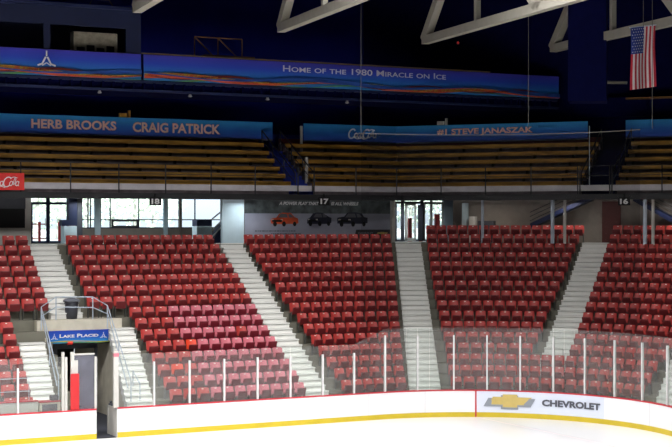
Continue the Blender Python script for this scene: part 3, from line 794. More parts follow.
script_logo(strt, 347.5, 138.2, oBn - .075, 1.62, b2, mat('logo_pale', (238, 238, 244), .6), 1.35)
# stairs with blue wall in the gaps
M['blueish'] = mat('screen_blue', (26, 50, 160), .7)
def gap_stair(s0, s1, label, wallm, lab2):
    c_ = upper((s0 + s1) / 2, 12); t_ = thing('upper_stairs', label, 'stairs', (c_.x, c_.y, ZSL))
    for i in range(12):
        mb = MB(); o_ = 10.7 + .3 * i; mb.ubox(s0 + .02, s1 - .02, o_, o_ + .3, ZSL, ZSL + .18 * (i + 1)); mb.build('step', wallm, t_)
    for sd, s_ in ((0, s0 + .06), (1, s1 - .06)):
        r_ = [upper(s_, 10.5, ZSL + 1.0), upper(s_, 14.2, ZSL + 3.15)]
        mb = MB(); mb.tube(r_, .03); mb.build('hand_rail', 'dsteel', t_)
        mb = MB(); mb.tube([p_ - Vector((0, 0, .45)) for p_ in r_], .02); mb.build('mid_rail', 'dsteel', t_)
        for q in (0, .33, .66, 1):
            a_ = r_[0].lerp(r_[1], q); mb = MB(); mb.tube([a_ - Vector((0, 0, .95)), a_], .025); mb.build('post', 'dsteel', t_)
gap_stair(sGapA, sGapB + .28, 'narrow dark blue stairs climbing between the upper bench blocks above sign 17', 'blueish', '')
gap_stair(sGapC, sGapD, 'dark stairs climbing between the upper bench blocks above sign 16', 'navydark', '')
# blue wall panel and white pipes at the left gap
mb = MB(); mb.ubox(US(270, 15.6), US(306, 15.6), 15.6, 15.8, ZSL, zn1 - .5); tag(mb.build('stair_screen', 'blueish'), 'blue screen wall behind the narrow upper stairs', 'screen')
for x, o_, ya, yb2, r_, m_, lb in ((301.3, 14.0, 126, 186, .07, 'offwhite', 'tall white pipe at the left end of the upper centre benches'), (306.5, 11.5, 157, 186, .08, 'offwhite', 'short white pipe beside the tall pipe at the upper stairs')):
    s_ = US(x, o_); mb = MB(); mb.tube([upper(s_, o_, ZSL), upper(s_, o_, zat(strt, s_, o_, ya))], r_, 8); tag(mb.build('pipe', m_), lb, 'pipe')
s_ = US(590, 11); mb = MB(); mb.tube([upper(s_, 10.9, ZSL), upper(s_, 10.9, zat(fac, s_ - SK, 10.9, 126))], .022); tag(mb.build('flag_pole', 'steel'), 'thin steel pole at the right end of the upper centre benches', 'pole')
# hanging block number signs
for x, t, lb in ((155.5, '18', 'black hanging sign with white number 18'), (324.5, '17', 'black hanging sign with white number 17'), (624, '16', 'black hanging sign with white number 16')):
    path = strt if x < 403 else fac
    o_ = 9.9; s_ = Sx(path, x, o_, -60, 90); z1_, z0_ = zat(path, s_, o_, 197.2), zat(path, s_, o_, 205.4)
    c_ = path(s_, o_); sg = thing('number_sign', lb, 'sign', (c_.x, c_.y, z0_), 'hanging block number signs')
    mb = MB(); mb.pbox(path, s_ - .27, s_ + .27, o_, o_ + .05, z0_, z1_); mb.build('plate', 'black', sg)
    mb = MB(); mb.pbox(path, s_ - .02, s_ + .02, o_ + .01, o_ + .12, z1_, z1_ + .15); mb.build('bracket', 'black', sg)
    mb = text_mb(t, x - 4.0, x + 4.0, 198.6, 204.2, path, o_ - .01, bold=.04); mb.build('numerals', 'white', sg)
# red cola sign on the left railing
oS = 9.95; sa, sb = Sx(strt, -22, oS, -60, 90), Sx(strt, 24.3, oS, -60, 90); z0_, z1_ = zat(strt, sb, oS, 190.2), zat(strt, sb, oS, 173.2)
c_ = strt((sa + sb) / 2, oS); cs = thing('cola_sign', 'red sign with white script lettering hung on the upper left railing', 'sign', (c_.x, c_.y, z0_))
mb = MB(); mb.pbox(strt, sa, sb, oS, oS + .05, z0_, z1_); mb.build('plate', 'sign_red', cs)
script_logo(strt, -15, 186.6, oS - .01, 1.42, cs, th=.8)

# ================================================================== PRESS GALLERY
oG = 9.0
sg0, sg1 = Sx(strt, -40, oG, -60, 120), Sx(strt, 558.5, oG, -60, 120); sgm = Sx(strt, 142, oG, -60, 120)
zg1 = zat(strt, Sx(strt, 142, oG), oG, 54.4); zg0 = zat(strt, Sx(strt, 142, oG), oG, 80)
c_ = strt((sg0 + sg1) / 2, oG); pg = thing('press_gallery', 'long dark blue press gallery hanging above the upper tier behind the blue banners', 'gallery', (c_.x, c_.y, zg0 - .5))
mb = MB(); mb.pbox(strt, sg0, sg1, oG + .2, oG + 3.5, zg0 - .45, zg0 + .05); mb.build('floor_deck', 'navydark', pg)
mb = MB(); mb.pbox(strt, sg0, sg1, oG + .05, oG + .2, zg0 - .12, zg0 - .02); mb.pbox(strt, sg0, sg1, oG + .0, oG + .2, zg0 - .5, zg0 - .4); mb.build('edge_channel', 'navytrim', pg)
s_ = sg0 + .5
while s_ < sg1: mb = MB(); mb.pbox(strt, s_, s_ + .09, oG + .05, oG + .2, zg0 - .4, zg0 - .12); s_ += .46; mb.build('bracket', 'navydark', pg)
mb = MB(); mb.pbox(strt, sgm, sg1, oG + .08, oG + .2, zg0 + .05, zg1 + .03); mb.build('parapet', 'navydark', pg)
mb = MB(); mb.pbox(strt, sgm, sg1 - 4, oG - .01, oG + .22, zg1 + .03, zg1 + .08); mb.build('cap_rail', mat('cap_wood', (104, 84, 50), .7), pg)
# enclosed booth at left with two openings
sw = lambda x: Sx(strt, x, oG + .1, -60, 120)
zt = lambda y, x=100: zat(strt, sw(x), oG + .1, y)
mb = MB()
s_a, s_b, s_c, s_d = sw(50.5), sw(126), sw(141), sw(44)
z_lo, z_wt, z_top = zg0 + .05, zt(27), zt(9)
mb.pbox(strt, sg0, s_c, oG + .1, oG + .25, z_lo, zg1 + .05); mb.pbox(strt, sg0, s_c, oG + .1, oG + .25, z_wt, z_top)
mb.pbox(strt, s_d, s_a, oG + .1, oG + .25, zg1 + .05, z_wt); mb.pbox(strt, s_b, s_c, oG + .1, oG + .25, zg1 + .05, z_wt)
mb.pbox(strt, s_c - .12, s_c, oG + .25, oG + 3.4, z_lo, z_top); mb.pbox(strt, sg0, s_c, oG + 3.3, oG + 3.4, z_lo, z_top)
mb.build('booth_wall', mat('booth_blue', (8, 22, 60), .6), pg)
mb = MB(); mb.pbox(strt, sg0, s_c + .1, oG - .05, oG + 3.5, z_top, z_top + .14); mb.build('booth_roof', 'navytrim', pg)
# equipment in the booth
mb = MB(); mb.pbox(strt, sw(78), sw(122), oG + .7, oG + 1.2, zg1 - .3, zt(31)); er = mb.build('equipment_rack', mat('rack_beige', (150, 142, 124), .6, var=.3, scale=5)); tag(er, 'grey equipment rack inside the dark press booth opening', 'rack')
for k in range(4):
    mb = MB(); s_ = sw(81 + k * 10); mb.pbox(strt, s_, s_ + .34, oG + .65, oG + .7, zg1 - .05, zg1 + .25 + .1 * (k % 2)); mb.build('panel', 'black', er)
mb = MB(); a_ = [strt(sw(90), oG + .2, z_top + .14), strt(sw(93), oG + .2, z_top + .42), strt(sw(110), oG + .2, z_top + .42), strt(sw(114), oG + .2, z_top + .14)]
mb.tube(a_, .025); tag(mb.build('pipe_rail', 'dsteel'), 'bent steel pipe rail on the press booth roof', 'rail')
# timber frame on the gallery
fa, fb, fm = Sx(strt, 194.5, oG + 1), Sx(strt, 242, oG + 1), Sx(strt, 218, oG + 1)
zf1 = zat(strt, fa, oG + 1, 36.5); zf0 = zg1 - .3
c_ = strt(fm, oG + 1); tf = thing('timber_frame', 'brown open timber frame standing on the press gallery', 'frame', (c_.x, c_.y, zf0))
for nm, a, b in (('post', (fa, zf0), (fa, zf1)), ('post', (fb, zf0), (fb, zf1)), ('post', (fm, zf0), (fm, zf1)), ('top_bar', (fa, zf1), (fb, zf1)), ('brace', (fa, zf1), (fm, zf0 + .3)), ('brace', (fm, zf1), (fb, zf0 + .3))):
    mb = MB(); mb.tube([strt(a[0], oG + 1, a[1]), strt(b[0], oG + 1, b[1])], .03, 4); mb.build(nm, mat('timber', (112, 78, 40), .8) if nm == 'post' and 'timber' not in bpy.data.materials else bpy.data.materials['timber'], tf)
mb = MB(); mb.pbox(strt, Sx(strt, 204, oG + .5), Sx(strt, 254, oG + .5), oG + .4, oG + .9, zg1 + .08, zg1 + .2); tag(mb.build('plank_stack', bpy.data.materials['timber']), 'flat stack of planks lying on the press gallery edge', 'planks')
# banners on the gallery
gbm = ramp_mat('gallery_print', [(0, (40, 120, 180)), (.35, (34, 110, 196)), (.65, (38, 70, 190)), (1, (62, 52, 170))], z0=0, z1=1.15, noise=.06, nscale=.5)
def gallery_banner(s0, s1, label, waves):
    c_ = strt((s0 + s1) / 2, oG); t_ = thing('gallery_banner', label, 'banner', (c_.x, c_.y, zg0))
    mb = MB(); N = int((s1 - s0) / .25)                     # gently rippled cloth
    for i in range(N):
        for k in range(6):
            P = []
            for a, b in ((i, k), (i + 1, k), (i + 1, k + 1), (i, k + 1)):
                s_ = s0 + (s1 - s0) * a / N; q = b / 6
                P.append(strt(s_, oG - .03 + .010 * sin(s_ * 1.3 + q * 3) + .005 * sin(s_ * 3.1 - q * 4), zg0 + (zg1 - zg0) * q))
            mb.quadv(*P)
    o = mb.build('cloth', gbm, t_)
    bm = bmesh.new(); bm.from_mesh(o.data); bmesh.ops.remove_doubles(bm, verts=bm.verts, dist=.001); bmesh.ops.recalc_face_normals(bm, faces=bm.faces); bm.to_mesh(o.data); bm.free()
    o.data.polygons.foreach_set('use_smooth', [True] * len(o.data.polygons))
    for mt, base, th, ph, per in waves:
        mb = MB(); K = int((s1 - s0) / .2); pts = []
        f = lambda x, y: strt(s0 + x, oG - .095 - .003 * len(mt), zg0 + y)
        up, dn = [], []
        for i in range(K + 1):
            x = (s1 - s0) * i / K; c0 = base + .10 * sin(ph + x / per * 6.28) ; tt = th * (.25 + .75 * (.5 + .5 * sin(ph * 1.7 + x / per * 4.1)))
            up.append(f(x, min(1.1, c0 + tt / 2))); dn.append(f(x, max(.0, c0 - tt / 2)))
        for i in range(K): mb.quadv(dn[i], dn[i + 1], up[i + 1], up[i])
        mb.build('wave_stripe', mt, t_)
    return t_
M['wave_blue'] = mat('wave_navy', (34, 78, 160), .6); M['wave_or'] = mat('wave_orange', (206, 84, 50), .6); M['wave_ye'] = mat('wave_yellow', (190, 180, 60), .6)
WV = [('wave_blue', .24, .20, 2.2, 9.), ('wave_ye', .20, .12, .4, 8.2), ('wave_or', .14, .24, .2, 7.6), ('green', .06, .08, 3.9, 6.3), ('darkred', .20, .10, 2.9, 5.1)]
g1 = gallery_banner(sg0, sgm - .06, 'blue gallery banner with white peak emblem at the upper left', WV)
g2 = gallery_banner(sgm + .06, sg1, 'long blue gallery banner with white lettering across the top', WV)
peak(strt, oG - .12, 46.6, 65.6, .62, g1)
mb = text_mb('Home of the 1980 Miracle on Ice', 283, 446, 65.2, 71.5, strt, oG - .12, bold=.012, caps=True); mb.build('lettering', mat('letter_pale', (214, 214, 232), .6), g2)
for x in (95, 185, 262, 341):
    s_ = Sx(strt, x, oG + 1); mb = MB(); q = strt(s_, oG + .4, zg0 - .62); mb.lathe(q, [(.04, 0), (.10, .03), (.06, .10), (.03, .2)], 10)
    tag(mb.build('deck_lamp', 'offwhite'), 'small white lamp under the gallery floor, %s from the left' % ORD[{95: 1, 185: 2, 262: 3, 341: 4}[x]], 'lamp', 'small lamps under the press gallery')

# ================================================================== CONCOURSE BACKDROP
oW = 17.4; Wd = lambda x: Sx(strt, x, oW, -60, 120)
zW = lambda y, x=120, o=oW: zat(strt, Sx(strt, x, o, -60, 120), o, y)
ZTOP = ZSB + .2
def wallpiece(name, x0, x1, m, za=None, zb=None, o=oW):
    mb = MB(); mb.pbox(strt, Sx(strt, x0, o, -60, 120), Sx(strt, x1, o, -60, 120), o, o + .18, ZC if za is None else za, ZTOP if zb is None else zb); return struct(mb.build(name, m))
wallpiece('wall_concourse', -90, 31.2, 'offwhite')
wallpiece('wall_concourse', 69, 101, 'greywall', zb=zW(228.3)); wallpiece('wall_concourse', 101, 222, 'greywall', zb=zW(228.3))
wallpiece('wall_concourse', 222, 393, 'greywall'); wallpiece('wall_concourse', 453, 560, 'greywall')
# glazing with mullions
wn = [0]
def window(x0, x1, zb, zt_, mull=None, trans=True, m='navytrim', o=oW, fr=.05):
    wn[0] += 1
    sa, sb = Sx(strt, x0, o, -60, 120), Sx(strt, x1, o, -60, 120)
    c_ = strt((sa + sb) / 2, o); t_ = bpy.data.objects.new('window_%d' % wn[0], None); COL.objects.link(t_); t_.location = (c_.x, c_.y, zb); ORG[t_.name] = Vector(t_.location); struct(t_)
    mb = MB(); mb.pbox(strt, sa, sb, o + .05, o + .12, zb, zb + fr); mb.pbox(strt, sa, sb, o + .05, o + .12, zt_ - fr, zt_)
    mb.pbox(strt, sa, sa + fr, o + .05, o + .12, zb, zt_); mb.pbox(strt, sb - fr, sb, o + .05, o + .12, zb, zt_)
    if trans: z_ = zW(219.7, x0); mb.pbox(strt, sa, sb, o + .05, o + .12, z_ - .025, z_ + .025)
    for x in mull or ():
        s_ = Sx(strt, x, o, -60, 120); mb.pbox(strt, s_ - .025, s_ + .025, o + .05, o + .12, zb, zt_)
    mb.build('window_frame', m, t_)
    mb = MB(); mb.pbox(strt, sa + .02, sb - .02, o + .08, o + .09, zb, zt_); mb.build('glass_pane', 'window', t_)
    return t_
zs = zW(228.3)
window(77, 96, zs, ZTOP, [88.5, 91])
window(100.5, 165, zs, ZTOP, [110.7, 139.3])
window(167.5, 180, zs, ZTOP); window(181.5, 222, zs, ZTOP, [195.5])
for x0, x1, m in ((95.2, 100.6, 'palewall'), (164.2, 167.8, 'palewall'), (179.6, 181.8, 'greywall')):
    wallpiece('trim_1', x0, x1, m, o=oW - .1)
# operable sash
mb = MB(); sa, sb = Sx(strt, 111.5, oW - .02), Sx(strt, 138.6, oW - .02); z0_, z1_ = zW(227.6), zW(219.9)
for a, b, c, d in ((sa, sb, z0_, z0_ + .10), (sa, sb, z1_ - .08, z1_), (sa, sa + .10, z0_, z1_), (sb - .10, sb, z0_, z1_)): mb.pbox(strt, a, b, oW - .04, oW + .02, c, d)
struct(mb.build('trim_2', 'char'))
# left glass doors
def door(n_, x0, x1, leaves, m='navytrim', o=oW, ytop=203.2, transom=True):
    sa, sb = Sx(strt, x0, o, -60, 120), Sx(strt, x1, o, -60, 120); c_ = strt((sa + sb) / 2, o)
    t_ = bpy.data.objects.new('door_%d' % n_, None); COL.objects.link(t_); t_.location = (c_.x, c_.y, ZC); ORG[t_.name] = Vector(t_.location); struct(t_)
    zt_ = zat(strt, sa, o, ytop); mb = MB()
    mb.pbox(strt, sa, sb, o + .04, o + .12, zt_ - .06, zt_ + .06); mb.pbox(strt, sa, sb, o + .04, o + .12, ZC, ZC + .08); mb.pbox(strt, sa, sb, o + .04, o + .12, ZTOP - .02, ZTOP)
    for x in leaves:
        s_ = Sx(strt, x[0], o, -60, 120); mb.pbox(strt, s_ - x[1] / 2, s_ + x[1] / 2, o + .04, o + .12, ZC, ZTOP if x[1] > .1 else zt_)
    mb.build('door_frame', m, t_)
    mb = MB(); mb.pbox(strt, sa, sb, o + .075, o + .085, ZC, ZTOP); mb.build('glass_pane', 'window', t_)
    mb = MB(); s_ = Sx(strt, leaves[1][0], o, -60, 120)
    for ds in (-.16, .16): mb.tube([strt(s_ + ds, o - .02, ZC + .8), strt(s_ + ds, o - .02, ZC + 1.15)], .018)
    mb.build('door_handle', 'steel', t_)
    return t_
door(1, 31.2, 69, [(32, .08), (48.5, .17), (68.3, .10)])
# blue column and step beside it
def block(name, x0, x1, y0, y1, o, m, label, cat, dp=.3, zlo=None):
    sa, sb = Sx(strt, x0, o, -60, 120), Sx(strt, x1, o, -60, 120); mb = MB()
    mb.pbox(strt, sa, sb, o, o + dp, zat(strt, sa, o, y1) if zlo is None else zlo, zat(strt, sa, o, y0) if y0 else ZSB + .1)
    return tag(mb.build(name, m), label, cat)
block('column', 69, 77, None, 226, 15, mat('column_blue', (7, 24, 62), .6), 'dark blue column right of the left glass doors', 'column', dp=.4)
block('duct_box', 61.8, 69, 219.8, 226, 15, bpy.data.materials['column_blue'], 'dark blue box sticking out left of the blue column', 'box', dp=.4)
block('pedestal', 64, 77, 226.2, 0, 15, 'palewall', 'white block standing under the dark blue column', 'pedestal', dp=.5, zlo=ZC)
block('post', 77.4, 82.5, None, 0, 15.2, 'char', 'dark steel post right of the dark blue column', 'post', dp=.2, zlo=ZC)
wallpiece('wall_screen', 222.3, 244, 'palewall', o=11.6)
wallpiece('wall_screen', 392, 395.3, 'offwhite', o=11.6)
wallpiece('wall_screen', -40, 31, 'offwhite', o=13)
b_ = block('display_case', -30, 25, 208.5, 228, 12.8, 'black', 'black display case on the white wall at the left edge', 'display case', dp=.18)
block('wall_panel', -30, 25.5, None, 208.5, 12.85, 'char', 'dark grey panel above the black display case', 'panel', dp=.12)
# ticket booth with stairs rail
bo = block('kiosk', 197, 212, 226.3, 0, 13.5, 'palewall', 'white counter block before the window beside the pale blue wall', 'counter', dp=.6, zlo=ZC)
block('kiosk_box', 197, 212, 220, 226.2, 13.5, 'navytrim', 'dark blue box on the white counter block', 'box', dp=.6)
mb = MB()
a, b = pt(strt, 212, 237, 13.2), pt(strt, 222, 226, 13.2); c, d = pt(strt, 212, 219, 13.2), pt(strt, 222, 211, 13.2); e_, f_ = pt(strt, 211, 231, 13.2), pt(strt, 222, 220.5, 13.2)
for q in ((a, b), (c, d), (e_, f_)): mb.tube(q, .035)
tag(mb.build('stair_rails', 'white'), 'white slanting stair rails beside the pale blue wall', 'railing')
mb = MB(); a, b = pt(strt, 214, 243, 13.6), pt(strt, 223, 229, 13.6); mb.hexa([strt(Sx(strt, 213, 13.5), 13.5, ZC), strt(Sx(strt, 222, 13.5), 13.5, ZC), strt(Sx(strt, 222, 13.5), 14, ZC), strt(Sx(strt, 213, 13.5), 14, ZC), strt(Sx(strt, 213, 13.5), 13.5, ZC + .15), strt(Sx(strt, 222, 13.5), 13.5, ZC + .9), strt(Sx(strt, 222, 13.5), 14, ZC + .9), strt(Sx(strt, 213, 13.5), 14, ZC + .15)])
tag(mb.build('stair_panel', 'navytrim'), 'dark blue stair side panel next to the pale wall', 'stair panel')
# vehicle banner
oV = 12.0; sv = lambda x: Sx(strt, x, oV, -60, 120)
wallpiece('wall_screen', 244.2, 392, 'greywall', o=oV + .02)
c_ = strt((sv(244) + sv(392)) / 2, oV); vb = thing('vehicle_banner', 'wide grey printed banner with three vehicles behind the sign 17 block', 'banner', (c_.x, c_.y, ZC + .3))
zv = lambda y, x=300: zat(strt, sv(x), oV, y)
mb = MB(); mb.pbox(strt, sv(244.5), sv(392), oV - .02, oV, ZC + .3, zv(200.2)); mb.build('sheet', mat('banner_grey', (158, 159, 176), .6, var=.05), vb)
mb = MB(); mb.pbox(strt, sv(244.5), sv(392), oV - .024, oV - .02, zv(213.5), zv(200.2)); mb.build('printed_forest', mat('forest_print', (84, 92, 94), .7, var=.6, scale=3), vb)
def vehicle(x0, x1, yb, hm, paint, kind):
    f = on(strt, x0, yb, oV - .028); L = sv(x1) - sv(x0)
    prof = {'suv': [(.02, .18), (.0, .42), (.06, .56), (.2, .6), (.3, .9), (.42, 1), (.72, .98), (.86, .66), (.98, .56), (1, .2), (.9, .14), (.1, .14)],
            'sedan': [(.0, .16), (.02, .5), (.12, .6), (.24, .92), (.4, 1), (.62, .98), (.84, .72), (1, .58), (.99, .2), (.9, .12), (.1, .12)],
            'truck': [(.0, .18), (.0, .6), (.1, .64), (.22, .68), (.34, .98), (.62, 1), (.82, .9), (.88, .66), (1, .6), (1, .22), (.9, .16), (.1, .16)]}[kind]
    mb = MB(); mb.quadv(*[f(a * L, b * hm) for a, b in prof]); o = mb.build('printed_vehicle', paint, vb)
    f = on(strt, x0, yb, oV - .033); mb = MB()
    for wx in (.16, .48, .86) if kind == 'suv' else (.14, .52, .88):
        rr = hm * .2 * (1.0 if wx < .8 else .9); P = [f(wx * L + rr * .8 * cos(t * pi / 6), hm * .14 + rr * sin(t * pi / 6)) for t in range(12)]; mb.quadv(*P)
    mb.quadv(*[f(a * L, b * hm) for a, b in ((.06, .3), (.40, .28), (.42, .44), (.06, .46))])
    mb.build('printed_wheel', 'black', o)
    mb = MB(); mb.quadv(*[f(a * L, b * hm) for a, b in ((.26, .62), (.62, .62), (.58, .9), (.36, .9))]); mb.quadv(*[f(a * L, b * hm) for a, b in ((.66, .62), (.82, .64), (.72, .88), (.63, .9))])
    mb.build('printed_window', 'printgrey', o)
    mb = MB()
    for hx in (.08, .40): mb.quadv(*[f(a * L, b * hm) for a, b in ((hx - .04, .40), (hx + .04, .40), (hx + .04, .50), (hx - .04, .50))])
    mb.build('printed_headlight', 'plate', o)
vehicle(270.5, 298.5, 225.8, .62, 'orangecar', 'suv'); vehicle(307, 331.5, 225.5, .62, 'bluecar', 'sedan'); vehicle(337.3, 367.5, 226, .66, 'bluecar', 'truck')
mb = text_mb('A POWER PLAY THAT', 279, 319, 201.5, 205.0, strt, oV - .03, bold=.05, shear=.25); mb.build('lettering', 'white', vb)
mb = text_mb('IS ALL WHEELS', 331, 358.5, 202, 205.4, strt, oV - .03, bold=.05, shear=.25); mb.build('lettering', 'white', vb)
for (xa, xb_, y) in ((255, 294, 231), (271, 299, 233.8)):
    mb = MB(); x = xa
    while x < xb_:
        wdt = random.choice((1.2, 2, 2.8)); f = on(strt, x, y, oV - .03); L = sv(x + wdt) - sv(x); stroke([(0, 0), (L, 0)], .05, f, mb=mb); x += wdt + .6
    mb.build('small_print', 'printgrey', vb)
f = on(strt, 354, 236.5, oV - .026); L = sv(391) - sv(354); mb = MB(); mb.quadv(f(0, -.1), f(L, -.1), f(L, .33), f(.12, .33)); cor = mb.build('printed_corner', mat('corner_dark', (56, 54, 58), .6), vb)
mb = text_mb('CHEVROLET', 358, 373, 232.2, 234.2, strt, oV - .034, bold=.02); mb.build('lettering', 'silver', cor)
emblem(strt, oV - .036, sv(382), zv(233, 380), sv(387) - sv(376), .1, cor, [(1., 'gold', 0, 0)])
# doors beside the vehicle banner
oD = 15.0
sd = lambda x: Sx(strt, x, oD, -60, 120)
door(2, 395, 424, [(396.5, .10), (403.3, .16), (422.8, .16)], m='char', o=oD, ytop=202.5)
door(3, 424.3, 444, [(425, .08), (432, .12), (443.5, .10)], m='offwhite', o=oD, ytop=203)
mb = MB()
for a, b, c, d in ((405.2, 407, ZC, 1), (414.5, 415.5, ZC, 1), (405.2, 415.5, None, 0)):
    zt2 = zat(strt, sd(405), oD, 203.2)
    if c is None: mb.pbox(strt, sd(a), sd(b), oD - .05, oD + .03, zt2 - .12, zt2); mb.pbox(strt, sd(a), sd(b), oD - .05, oD + .03, ZC, ZC + .16)
    else: mb.pbox(strt, sd(a), sd(b), oD - .05, oD + .03, ZC, zt2)
struct(mb.build('trim_3', 'offwhite'))
mb = MB(); mb.pbox(strt, sd(415.6), sd(419.8), oD - .3, oD - .22, ZC + .05, zat(strt, sd(416), oD, 205)); tag(mb.build('door_leaf', 'char'), 'dark open door leaf between the centre glass doors', 'door leaf')
wallpiece('wall_concourse', 444, 453.5, 'palewall', o=oD)
wallpiece('wall_concourse', 388, 395, 'offwhite', o=oD)
for s_, o_ in LATE:
    l = bpy.data.lights.new('concourse_fill', 'AREA'); l.shape = 'RECTANGLE'; l.size = 1.2; l.size_y = .3; l.energy = 22; l.color = (1, .93, .85)  # added fill to lift the grey wall at right, not a real fitting
    lo = bpy.data.objects.new('concourse_fill', l); COL.objects.link(lo); lo.location = fac(s_, o_, 8.72); lo.rotation_euler = (0, 0, A2)
# grey end wall of the concourse under the right part of the upper tier
FX = lambda x, o: Sx(fac, x, o, -20, 40)
def fblock(name, x0, x1, y0, y1, o, m, label=None, cat=None, dp=.15, zlo=None, path=fac):
    sa, sb = FX(x0, o), FX(x1, o); mb = MB()
    mb.pbox(fac, sa, sb, o, o + dp, zat(fac, sa, o, y1) if zlo is None else zlo, zat(fac, sa, o, y0) if y0 else ZSB + .12)
    ob_ = mb.build(name, m); return struct(ob_) if label is None else tag(ob_, label, cat)
fblock('wall_grey', 453, 760, None, 0, 13.2, 'greywall', zlo=ZC)
fblock('door_4', 602, 620.5, 201.5, 0, 13.1, 'brown', dp=.1, zlo=ZC)
fblock('electric_cabinet', 462, 466.5, 203, 240, 12.6, 'palewall', 'narrow pale cabinet against the grey wall', 'cabinet', dp=.3, zlo=ZC)
fblock('cabinet', 469, 474.5, 216.5, 240, 12.4, 'offwhite', 'low off-white cabinet against the grey wall right of centre doors', 'cabinet', dp=.4, zlo=ZC)
fblock('dark_cabinet', 478, 494, 220.8, 240, 12.6, 'char', 'low dark cabinet against the grey wall', 'cabinet', dp=.3, zlo=ZC)
for i, (x, m_, r_) in enumerate(((482.5, 'steel', .07), (552.5, 'steel', .09), (564.8, 'offwhite', .07), (645, 'steel', .09), (653, 'offwhite', .07))):
    o_ = 10.6; s_ = FX(x, o_); mb = MB(); mb.tube([fac(s_, o_, ZC), fac(s_, o_, ZSB)], r_, 8)
    tag(mb.build('column', m_), 'slim %s column under the upper tier, %s from left on the right side' % ('steel' if m_ == 'steel' else 'white', ORD[i + 1]), 'column', 'slim columns under the upper tier')
for (xa, ya, xb_, yb2, lb) in ((530, 228, 590, 200, 'sloping dark stair underside with rails left of the brown door'), (678, 226, 633, 201, 'sloping dark stair underside with rails right of the brown door')):
    o_ = 12.2; a, b = pt(fac, xa, ya, o_), pt(fac, xb_, yb2, o_); up = Vector((0, 0, .22)); bk = n2 * .8
    t_ = thing('stair_flight', lb, 'stairs', a)
    mb = MB(); mb.hexa([a, b, b + bk, a + bk, a + up, b + up, b + bk + up, a + bk + up]); mb.build('stringer', 'navytrim', t_)
    for k in range(3):
        mb = MB(); q = Vector((0, 0, .34 + .2 * k)); mb.tube([a + q, b + q * .98 + (b - a) * -.1 * k], .018); mb.build('hand_rail', 'dsteel', t_)

# ================================================================== OUTSIDE
mb = MB(); mb.quadv(strt(-160, 18.3, ZC - .1), strt(200, 18.3, ZC - .1), strt(200, 160, ZC - .1), strt(-160, 160, ZC - .1)); 
tag(mb.build('pavement', 'ground'), 'pale sunlit pavement outside the glass doors', 'pavement')
def tree(x, o_, h_, lab, nleaf=110, rad=2.6):
    s_ = Sx(strt, x, o_, -200, 200); p = strt(s_, o_, ZC - .1); t_ = thing('tree', lab, 'tree', p, 'pale trees outside the windows')
    mb = MB(); mb.tube([p, p + Vector((.1, 0, h_ * .5)), p + Vector((0, .2, h_ * .9))], .16, 7, r2=.05)
    for k in range(6):
        a = 2.4 * k; q = p + Vector((0, 0, h_ * (.35 + .08 * k))); mb.tube([q, q + Vector((cos(a) * rad * .6, sin(a) * rad * .6, h_ * .15))], .05, 5, r2=.02)
    mb.build('trunk', 'bark', t_)
    mb = MB()
    for k in range(nleaf * 6):
        a = random.uniform(0, 2 * pi); ph = random.gauss(0, .5); r_ = rad * random.uniform(.3, 1)
        c_ = p + Vector((cos(a) * cos(ph) * r_, sin(a) * cos(ph) * r_, h_ * .62 + sin(ph) * r_ * 1.3)); sz = random.uniform(.10, .22)
        d1 = Vector((random.gauss(0, 1), random.gauss(0, 1), random.gauss(0, 1))).normalized() * sz; d2 = d1.orthogonal().normalized() * sz * .6
        mb.quadv(c_ - d1, c_ - d2, c_ + d1, c_ + d2)
    mb.build('foliage', 'leaf', t_)
for i, (x, o_, h_) in enumerate(((36, 40, 5.2), (58, 44, 4.6), (86, 38, 5.4), (112, 46, 5.0), (134, 40, 4.6), (152, 50, 4.4), (410, 34, 4.6), (436, 38, 4.8))):
    tree(x, o_, h_, 'pale green tree outside the concourse glass, %s from the left' % ORD[i + 1])
def fence(x0, x1, o_, lab):
    sa, sb = Sx(strt, x0, o_, -200, 200), Sx(strt, x1, o_, -200, 200); p = strt((sa + sb) / 2, o_, ZC - .1)
    t_ = thing('picket_fence', lab, 'fence', p); k = max(2, int((sb - sa) / .3))
    mb = MB()
    for z_ in (.25, .95): mb.pbox(strt, sa, sb, o_, o_ + .05, ZC - .1 + z_, ZC - .04 + z_)
    mb.build('rail', 'sign_red', t_)
    for i in range(min(k, 30)):
        s_ = sa + (sb - sa) * i / k; mb = MB(); mb.pbox(strt, s_, s_ + .13, o_ - .04, o_, ZC - .1, ZC + 1.0); mb.build('picket', 'sign_red', t_)
fence(30, 46, 21, 'red picket fence seen low through the left glass doors')
fence(58, 66, 21, 'short piece of red fence behind the right leaf of the left doors')
for x0, x1, y0, lb in ((408.5, 412, 206 + 12, 'narrow red panel standing outside the left one of centre doors'), (420, 422.5, 218, 'narrow red panel outside at the middle of centre doors'), (435, 440, 214, 'red panel standing outside the right one of centre doors')):
    sa, sb = Sx(strt, x0, 18.6, -60, 120), Sx(strt, x1, 18.6, -60, 120); mb = MB(); mb.pbox(strt, sa, sb, 18.6, 18.7, ZC - .1, zat(strt, sa, 18.6, y0)); tag(mb.build('door_banner', 'sign_red'), lb, 'panel')

